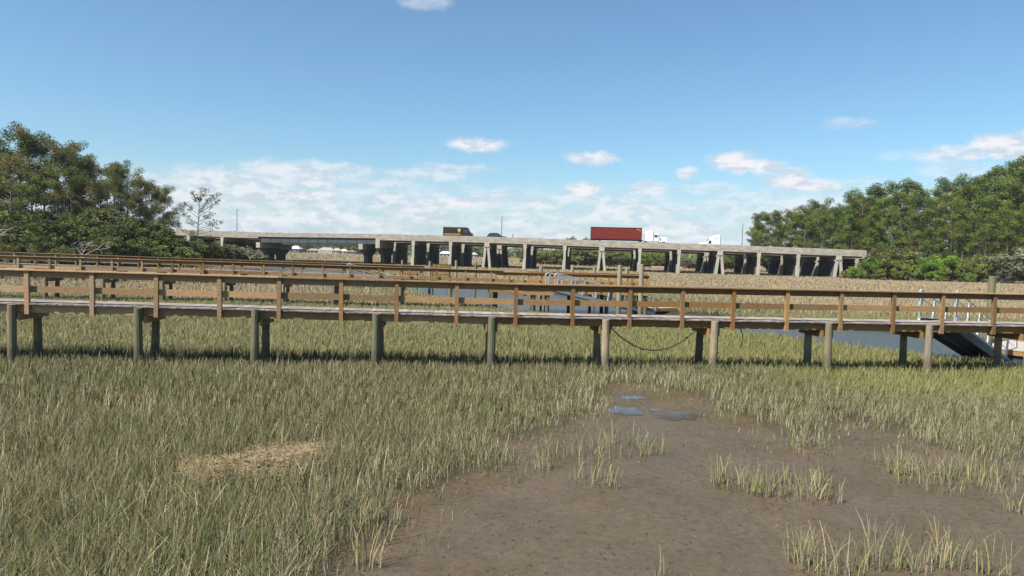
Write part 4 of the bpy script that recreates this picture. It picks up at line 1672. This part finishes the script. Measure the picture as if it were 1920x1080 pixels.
def make_pine(kind, H, seed, crown0=0.5, spread=0.17, nl=20, dens=75, bark=(0.13, 0.10, 0.08)):
    r = np.random.default_rng(seed)
    tb = MB()
    bend = r.normal(size=2) * H * 0.018
    path = [Vector((bend[0] * t_ * t_, bend[1] * t_ * t_, H * t_ * .97 - .3)) for t_ in np.linspace(0, 1, 7)]
    tb.tube(path, H * .0125 + .04, 7, bark, r1=.03)
    cen, rad, cnt_, col = [], [], [], []
    pal = LEAFC[kind]
    for i in range(nl):
        t_ = crown0 + (1 - crown0) * (i + r.random() * .6) / nl
        u = (t_ - crown0) / (1 - crown0)
        ln = H * spread * (0.35 + 0.9 * math.sin(math.pi * min(1, 0.28 + u * .68))) * (.6 + .65 * r.random())
        a = r.random() * 6.283
        base = Vector((bend[0] * t_ * t_, bend[1] * t_ * t_, H * t_ * .97 - .3))
        tip = base + Vector((math.cos(a) * ln, math.sin(a) * ln, ln * (.05 + .75 * u + .3 * r.random())))
        tb.tube([base, base.lerp(tip, .5) + Vector((0, 0, -ln * .04)), tip], .07, 4, bark, r1=.02)
        for f_ in ((.95, .62) if ln > 1.6 else (.9,)):
            c = base.lerp(tip, f_) + Vector((0, 0, .25))
            sc = (.8 + .5 * r.random()) * H / 22
            cen.append(c)
            rad.append((1.15 * sc, 1.15 * sc, .85 * sc))
            cnt_.append(int(dens * sc * sc * .8))
            col.append(pal[int(r.integers(len(pal)))])
    cen.append(Vector((bend[0], bend[1], H * .97)))
    rad.append((H * .045, H * .045, H * .035))
    cnt_.append(int(dens))
    col.append(pal[1])
    return tb, cards(cen, rad, [int(c * 1.9) for c in cnt_], .19, .38, col, r)


def make_broad(kind, H, Wd, seed, n=46, dens=75, base=0.16, size=.25, bark=(.13, .115, .10), asp=.6):
    r = np.random.default_rng(seed)
    tb = MB()
    tb.tube([Vector((0, 0, -.3)), Vector((.1, 0, H * .2)), Vector((.0, .1, H * .42))], .03 * H, 7, bark, r1=.015 * H)
    cen, rad, cnt_, col = [], [], [], []
    pal = LEAFC[kind]
    for i in range(n):
        u = r.normal(size=3)
        u /= np.linalg.norm(u)
        u[2] = abs(u[2]) if r.random() < .72 else -abs(u[2]) * .6
        rr = .55 + .45 * r.random()
        c = Vector((u[0] * Wd * rr, u[1] * Wd * rr, H * (base + .36) + u[2] * H * (.5 - base * .5) * rr))
        if c.z < max(.6, H * base * .7):
            c.z = max(.6, H * base * .7)
        if i % 3 == 0:
            s0 = Vector((0, 0, H * (.12 + .2 * r.random())))
            tb.tube([s0, s0.lerp(c, .5) + Vector((0, 0, .2)), c], .018 * H, 4, bark, r1=.03)
        sc = H / 10
        q = (.75 + .6 * r.random()) * Wd * .24
        cen.append(c)
        rad.append((q, q, q * .72))
        cnt_.append(int(dens * (.7 + .6 * r.random())))
        col.append(pal[int(r.integers(len(pal)))])
    return tb, cards(cen, rad, cnt_, size, asp, col, r)


def make_bare(H, seed, bark=(.34, .30, .26)):
    """grey leafless tree with forking limbs"""
    r = np.random.default_rng(seed)
    tb = MB()

    def grow(p, d, L, rad, lvl):
        pts = [p]
        for k2 in range(3):
            d = (d + Vector(r.normal(size=3) * .22)).normalized()
            if d.z < -.1:
                d.z = .05
            pts.append(pts[-1] + d * L / 3)
        tb.tube(pts, rad, 5 if lvl < 2 else 3, bark, r1=rad * .55)
        if lvl >= 4:
            return
        for k2 in range(3 if lvl < 3 else 4):
            nd = (d + Vector(r.normal(size=3) * .65)).normalized()
            grow(pts[-1] if k2 < 2 else pts[2], nd, L * .68, rad * .55, lvl + 1)
    grow(Vector((0, 0, -.2)), Vector((.1, 0, 1)), H * .34, H * .018, 0)
    return tb


PROTO = {}


def proto(key, tb, lc):
    tm = bpy.data.meshes.new(key + '_trunk')
    tm.from_pydata(tb.v, [], tb.f)
    at_ = tm.color_attributes.new('tint', 'FLOAT_COLOR', 'CORNER')
    arr = []
    for q, c in zip(tb.f, tb.c):
        arr += [c[0], c[1], c[2], 1.0] * len(q)
    at_.data.foreach_set('color', arr)
    tm.materials.append(M_bark)
    cm = None
    if lc is not None:
        V, Q, C = lc
        cm = arr_mesh(key + '_crown', V, Q, np.zeros((0, 3), int), C, np.zeros((0, 3)), M_leaf)
    PROTO[key] = (tm, cm)


for i in range(4):
    proto('pine%d' % i, *make_pine('pine', 22, 300 + i, crown0=[.42, .5, .36, .46][i], nl=[24, 20, 28, 22][i], spread=.17, dens=105))
for i in range(4):
    proto('fpine%d' % i, *make_pine('pine', 20, 310 + i, crown0=[.16, .24, .12, .2][i], nl=[38, 34, 40, 36][i], spread=.155, dens=100))
for i in range(5):
    proto('lpine%d' % i, *make_pine('pine_left', 22, 320 + i, crown0=[.34, .46, .40, .30, .48][i], nl=[32, 26, 28, 32, 22][i], spread=.165, dens=90))
proto('lonepine', *make_pine('pine_left', 15, 341, crown0=.38, nl=24, spread=.27, dens=62))
for i in range(3):
    proto('oak%d' % i, *make_broad('oak', 10, 5.0, 350 + i, n=58, dens=85))
for i in range(3):
    proto('bush%d' % i, *make_broad('mixed', 7, 3.6, 360 + i, n=46, dens=75, base=.0, size=.22))
for i in range(2):
    proto('bright%d' % i, *make_broad('bright', 8, 4.5, 370 + i, n=54, dens=85, base=.0, size=.22))
for i in range(2):
    proto('greybush%d' % i, *make_broad('grey', 7, 3.6, 380 + i, n=42, dens=65, base=.0, size=.2))
for i in range(2):
    proto('bare%d' % i, make_bare(12, 390 + i), None)
PH = {'pine': 22, 'fpine': 20, 'lpine': 22, 'lonepine': 15, 'oak': 10, 'bush': 7, 'bright': 8, 'greybush': 7, 'bare': 12}


def plant(kind, k_, x, y, h_, name, label, cat, group, wide=1.0):
    key = kind + (str(k_) if kind != 'lonepine' else '')
    tm, cm = PROTO[key]
    s_ = h_ / PH[kind] * .95
    root = empty(name, (x, y, float(height(np.array([x]), np.array([y]))[0]) if y < 60 else 0), random.random() * 6.28)
    root.scale = (s_ * wide, s_ * wide, s_)
    tag(root, label, cat, group)
    o_ = bpy.data.objects.new('trunk', tm)
    COL.objects.link(o_)
    o_.parent = root
    if cm is not None:
        o_ = bpy.data.objects.new('crown', cm)
        COL.objects.link(o_)
        o_.parent = root
    return root


def plant_px(kind, k_, px, ytop, Y, name, label, cat, group, wide=1.0):
    p = at(px, ytop, Y)
    return plant(kind, k_, p.x, Y, max(1.5, p.z), name, label, cat, group, wide)


# left wood: tall pines over oaks
LP = [(-40, 262, 122), (0, 248, 126), (38, 233, 128), (60, 250, 135), (82, 260, 130), (108, 262, 127), (130, 268, 133), (148, 288, 128), (170, 288, 131),
      (190, 305, 137), (212, 303, 126), (240, 306, 132), (262, 330, 130), (284, 342, 134), (303, 350, 131), (20, 285, 118), (120, 310, 119),
      (200, 330, 120), (262, 352, 121), (300, 385, 126), (-80, 250, 124), (60, 320, 117), (160, 335, 122), (-15, 300, 120)]
LPL = ['tallest pine of the wood behind the farthest boardwalk', 'tall pine with a full crown in the wood behind the boardwalks',
       'brownish pine at the end of the wood next to the bridge']
for i, (px, yt, Y) in enumerate(LP):
    lab = LPL[0] if px == 38 else ('slender pine rising in the tall wood behind the boardwalks' if px < 200 else LPL[2] if px > 240 else LPL[1])
    plant_px('lpine', i % 5, px, yt, Y, 'pine_tree', lab, 'pine tree', 'pines of the wood behind the boardwalks', .95)
plant_px('lonepine', 0, 370, 362, 150, 'pine_tree', 'lone small open crowned pine standing apart in front of the bridge', 'pine tree', None, .95)
for i, (px, yt, Y, w_) in enumerate([(-60, 385, 108, 1.3), (-10, 400, 106, 1.3), (35, 410, 108, 1.2), (75, 395, 111, 1.2), (110, 400, 107, 1.3), (150, 420, 111, 1.3),
                                     (185, 405, 110, 1.3), (225, 412, 112, 1.2), (262, 418, 114, 1.2), (295, 428, 116, 1.2), (325, 438, 118, 1.2), (355, 442, 122, 1.2),
                                     (0, 375, 112, 1.1), (60, 380, 114, 1.1), (130, 385, 115, 1.1), (180, 390, 116, 1.1), (235, 395, 116, 1.1), (280, 405, 118, 1.1), (20, 440, 101, 1.3), (90, 440, 102, 1.2), (205, 435, 105, 1.2), (250, 445, 108, 1.2), (390, 448, 126, 1.1)]):
    plant_px('oak', i % 3, px, yt, Y, 'oak_tree', 'dark evergreen oak growing low under the tall pines' if px < 300 else 'low dark oak in front of the bridge end',
             'oak tree', 'oaks under the pines behind the boardwalks', w_)
for i, (px, yt, Y) in enumerate([(415, 445, 128), (440, 452, 130), (462, 455, 132), (320, 455, 118), (120, 452, 100), (300, 452, 110), (482, 466, 133), (345, 455, 112)]):
    kd = ['bush', 'greybush', 'bush', 'bush', 'bush', 'bush', 'greybush', 'bush'][i]
    plant_px(kd, i % 2, px, yt, Y, 'shrub', 'scrubby bush growing below the bridge end' if px > 400 else 'leafy bush at the marsh edge below the oaks', 'bush',
             'bushes at the marsh edge', 1.2)
plant_px('bare', 0, 22, 330, 103, 'bare_tree', 'grey leafless tree with a wide spray of twigs before the pines', 'bare tree', None, 1.25)
plant_px('bare', 1, 150, 418, 97, 'bare_tree', 'dead tree with pale crooked limbs at the marsh edge', 'bare tree', None, 1.3)
plant_px('bare', 1, 470, 444, 129, 'bare_tree', 'small grey leafless tree below the bridge end', 'bare tree', None, 1.0)

# right forest
prof_r = [(1385, 430), (1400, 410), (1440, 396), (1470, 390), (1510, 381), (1545, 377), (1580, 381), (1610, 351), (1640, 343), (1665, 354), (1685, 336), (1710, 337),
          (1740, 346), (1760, 341), (1790, 326), (1815, 325), (1840, 319), (1870, 312), (1900, 300), (1940, 292), (2060, 285)]
rx_ = [p[0] for p in prof_r]
ry_ = [p[1] for p in prof_r]
k_ = 0
for row, (Y, st_, drop, lo, hi) in enumerate([(205, 30, 0, 1425, 2060), (188, 34, 16, 1500, 2060), (176, 36, 45, 1590, 2060), (166, 38, 85, 1625, 2060), (240, 26, 8, 1405, 1640),
                                              (225, 30, 22, 1420, 1620)]):
    px = lo + random.uniform(0, 12)
    while px < hi:
        yt = np.interp(px, rx_, ry_) + drop + random.uniform(-3, 9)
        Yq = Y + random.uniform(-4, 4)
        plant_px('fpine' if row in (1, 2, 3, 5) else 'pine', k_ % 4, px, yt, Yq, 'pine_tree',
                 'pine of the dense forest, in the front rank facing the marsh' if row in (2, 3) else 'pine of the dense forest, crown on the skyline' if row in (0, 4) else 'pine in the inner ranks of the dense forest',
                 'pine tree', 'pines of the dense forest at the bridge end', 1.1)
        k_ += 1
        px += st_ * random.uniform(.8, 1.2)
for i, (px, yt, Y, kd, w_) in enumerate([(1605, 492, 150, 'bright', 1.0), (1632, 478, 152, 'bright', 1.1), (1668, 452, 156, 'bush', 1.3), (1700, 462, 155, 'bush', 1.2), (1735, 470, 153, 'bright', 1.2),
                                          (1772, 466, 153, 'bright', 1.2), (1812, 478, 153, 'bush', 1.1), (1850, 488, 152, 'bush', 1.0), (1885, 462, 150, 'greybush', 1.3),
                                          (1930, 450, 150, 'greybush', 1.4), (1965, 458, 152, 'bush', 1.3), (1650, 500, 149, 'bush', 1.0), (1710, 503, 149, 'greybush', .9),
                                          (1760, 500, 149, 'bright', 1.0), (1820, 505, 149, 'bright', .9), (1880, 502, 148, 'greybush', 1.0), (1585, 503, 151, 'bush', 1.0),
                                          (1790, 490, 151, 'bush', 1.1), (1840, 470, 157, 'bush', 1.2), (1688, 485, 151, 'bright', 1.0)]):
    lab = {'bright': 'bright green rounded bush at the marsh edge of the forest', 'bush': 'olive green bush at the marsh edge of the forest',
           'greybush': 'grey green bush at the marsh edge of the forest'}[kd]
    plant_px(kd, i % 2, px, yt, Y, 'shrub', lab, 'bush', 'bushes along the forest edge', w_)
for i, (px, yt, Y) in enumerate([(1410, 470, 215), (1440, 468, 218), (1380, 472, 220), (1475, 470, 212), (1510, 470, 205), (1545, 474, 200), (1580, 476, 196), (1360, 478, 230),
                                 (1610, 478, 192)]):
    plant_px('oak', i % 3, px, yt, Y, 'oak_tree', 'dark low tree seen between the bridge piers', 'tree', 'low trees behind the bridge', 1.3)

# scrub line behind the bridge
for i in range(52):
    px = 985 + i * 8.1 + random.uniform(-4, 4)
    yt = np.interp(px, [985, 1020, 1060, 1128, 1170, 1230, 1280, 1310, 1340, 1400], [473, 468, 462, 459, 464, 468, 476, 486, 480, 470]) + random.uniform(-3, 4)
    kd = ['mixed', 'bush', 'bush', 'bush', 'greybush', 'bright'][int(random.random() * 6)]
    kd = 'bush' if kd == 'mixed' else kd
    if kd == 'bright' and random.random() < .4:
        kd = 'bush'
    plant_px(kd, i % 2, px, yt, 262 + random.uniform(-10, 10), 'scrub_tree', 'round green scrub tree in the line seen under the bridge', 'tree', 'scrub trees behind the bridge', 1.4)
for px, yt in ((1072, 444), (1098, 446), (1250, 463), (1225, 462)):
    plant_px('lpine', 2, px, yt, 275, 'pine_tree', 'pine whose top pokes just above the bridge parapet' if yt < 450 else 'thin pine behind the bridge', 'pine tree', 'small pines behind the bridge', 1.2)

# far wood, one mass
r = np.random.default_rng(900)
cen, rad, cnt_, col = [], [], [], []
for i in range(560):
    px = r.uniform(380, 1500)
    Y = r.uniform(600, 680)
    yt = np.interp(px, [380, 500, 560, 610, 650, 700, 770, 850, 930, 1000, 1400], [436, 438, 441, 450, 452, 451, 454, 458, 463, 468, 476]) + r.uniform(-2, 3)
    p = at(px, yt, Y)
    hh = max(3, p.z)
    for z in np.arange(2.5, hh, 3.2):
        cen.append((p.x + r.normal() * 1.5, Y, min(z, hh - 1.5)))
        rad.append((5.5, 5.0, 2.4))
        cnt_.append(34)
        c = np.array(LEAFC[['oak', 'mixed', 'pine'][int(r.integers(3))]][int(r.integers(4))]) * 1.1
        col.append(tuple(c))
V, Q, C = cards(cen, rad, cnt_, 1.15, .6, col, r)
me = arr_mesh('distant_wood', V, Q, np.zeros((0, 3), int), C, np.zeros((0, 3)), M_leaf)
o = bpy.data.objects.new('distant_wood', me)
COL.objects.link(o)
tag(o, 'far hazy wooded shore beyond the marsh seen under the bridge', 'wood', kind='stuff')


# ------------------------------------------------------------------ houses on the far shore
def house(px, y0, y1, wpx, Y, wall, roof, label, gable=False, cols=0):
    a = at(px, y1, Y)
    t_ = at(px, y0, Y)
    w_ = wpx / FPX * Y
    ht = max(3.5, t_.z)
    hw = ht * .58
    wall = tuple(q * .55 for q in wall)
    roof = tuple(q * (.60 if max(roof) < .54 else 1.0) for q in roof)
    root = empty('house', (a.x, Y, 0))
    tag(root, label, 'house', 'houses on the far shore')
    b_ = MB()
    b_.beam((-w_ / 2, 0, hw / 2), (w_ / 2, 0, hw / 2), 9, hw, wall)
    b_.build('wall', M_tint, root)
    b_ = MB()
    if gable:
        b_.prism([(-w_ / 2 - .4, hw), (w_ / 2 + .4, hw), (0, ht)], -5, 5, roof)
    else:
        ov = .5
        b_.add([(-w_ / 2 - ov, -5, hw), (w_ / 2 + ov, -5, hw), (w_ / 2 + ov, 5, hw), (-w_ / 2 - ov, 5, hw), (-w_ / 2 + 2.2, 0, ht), (w_ / 2 - 2.2, 0, ht)],
               [(0, 1, 5, 4), (1, 2, 5), (2, 3, 4, 5), (3, 0, 4), (3, 2, 1, 0)], roof)
    b_.build('roof', M_tint, root)
    n = max(2, int(w_ / 2.6))
    for i in range(n):
        for z in ((hw * .3, hw * .75) if hw > 4 else (hw * .5,)):
            b_ = MB()
            x = -w_ / 2 + (i + .5) * w_ / n
            b_.beam((x - .5, -4.52, z), (x + .5, -4.52, z), .08, 1.3)
            b_.build('window', M_glass, root)
    for i in range(cols):
        b_ = MB()
        x = -w_ / 2 + (i + .5) * w_ / cols
        b_.beam((x, -5.6, 0), (x, -5.6, hw), .5, .5, (.75, .75, .72), up=Vector((0, 1, 0)))
        b_.build('column', M_tint, root)
    return root


house(524, 464, 476, 22, 560, (.42, .42, .42), (.28, .29, .31), 'grey roofed house at the edge of the dark bridge pier')
house(538, 463, 474, 16, 575, (.50, .42, .33), (.42, .30, .20), 'tan roofed house behind the grey roofed one')
house(555, 461, 476, 18, 560, (.22, .24, .25), (.55, .55, .55), 'house with a large bright white roof under the bridge')
house(588, 466, 477, 20, 575, (.45, .38, .32), (.38, .28, .22), 'brown roofed house between the white roof and the columned house')
house(613, 464, 479, 26, 560, (.24, .25, .28), (.42, .40, .36), 'large grey house with white columns and pale roof', cols=7)
house(632, 465, 479, 11, 555, (.72, .66, .50), (.60, .52, .38), 'narrow cream gabled house beside the columned house', gable=True)
house(645, 467, 478, 14, 575, (.60, .55, .44), (.55, .46, .34), 'cream house with a low roof next to the narrow gable')
house(660, 470, 479, 8, 570, (.75, .73, .68), (.45, .40, .36), 'small white house before the bridge pier', gable=True)
house(735, 470, 480, 14, 560, (.55, .48, .50), (.50, .45, .45), 'pinkish grey house seen between the first bridge piers', gable=True)
house(790, 472, 482, 12, 560, (.55, .52, .50), (.42, .40, .38), 'grey house glimpsed between the paired bridge piers')
house(835, 471, 482, 20, 560, (.50, .50, .46), (.55, .55, .84), 'low house with a bright white roof under the brown van')
house(889, 473, 485, 11, 550, (.55, .55, .53), (.62, .62, .60), 'grey gabled house under the bridge before the splayed piers', gable=True)

# brown low fence line on the far bank
b = MB()
for i in range(18):
    p = at(1222 + i * 3.2, 502, 236)
    b.beam((p.x, 236, 0), (p.x, 236, .9), .35, .3, (.45, .36, .28), up=Vector((0, 1, 0)))
    b.beam((p.x, 236, .7), (p.x + .75, 236, .7), .1, .2, (.5, .4, .32))
tag(b.build('low_fence', M_tint), 'low pale fence line in the marsh behind the bridge', 'fence')

# ------------------------------------------------------------------ air
hm = bpy.data.materials.new('haze_air')
hm.use_nodes = True
hm.node_tree.nodes.clear()
ho = hm.node_tree.nodes.new('ShaderNodeOutputMaterial')
hv = hm.node_tree.nodes.new('ShaderNodeVolumePrincipled')
hv.inputs['Color'].default_value = (0.80, 0.88, 1.0, 1)
hv.inputs['Density'].default_value = 0.00010
hv.inputs['Anisotropy'].default_value = 0.0
hm.node_tree.links.new(hv.outputs[0], ho.inputs['Volume'])
b = MB()
b.add([(x, y, z) for z in (-3.4, 60) for x, y in ((-5300, -3200), (5300, -3200), (5300, 5300), (-5300, 5300))],
      [(3, 2, 1, 0), (4, 5, 6, 7), (0, 1, 5, 4), (1, 2, 6, 5), (2, 3, 7, 6), (3, 0, 4, 7)])
tag(b.build('haze', hm), kind='stuff')
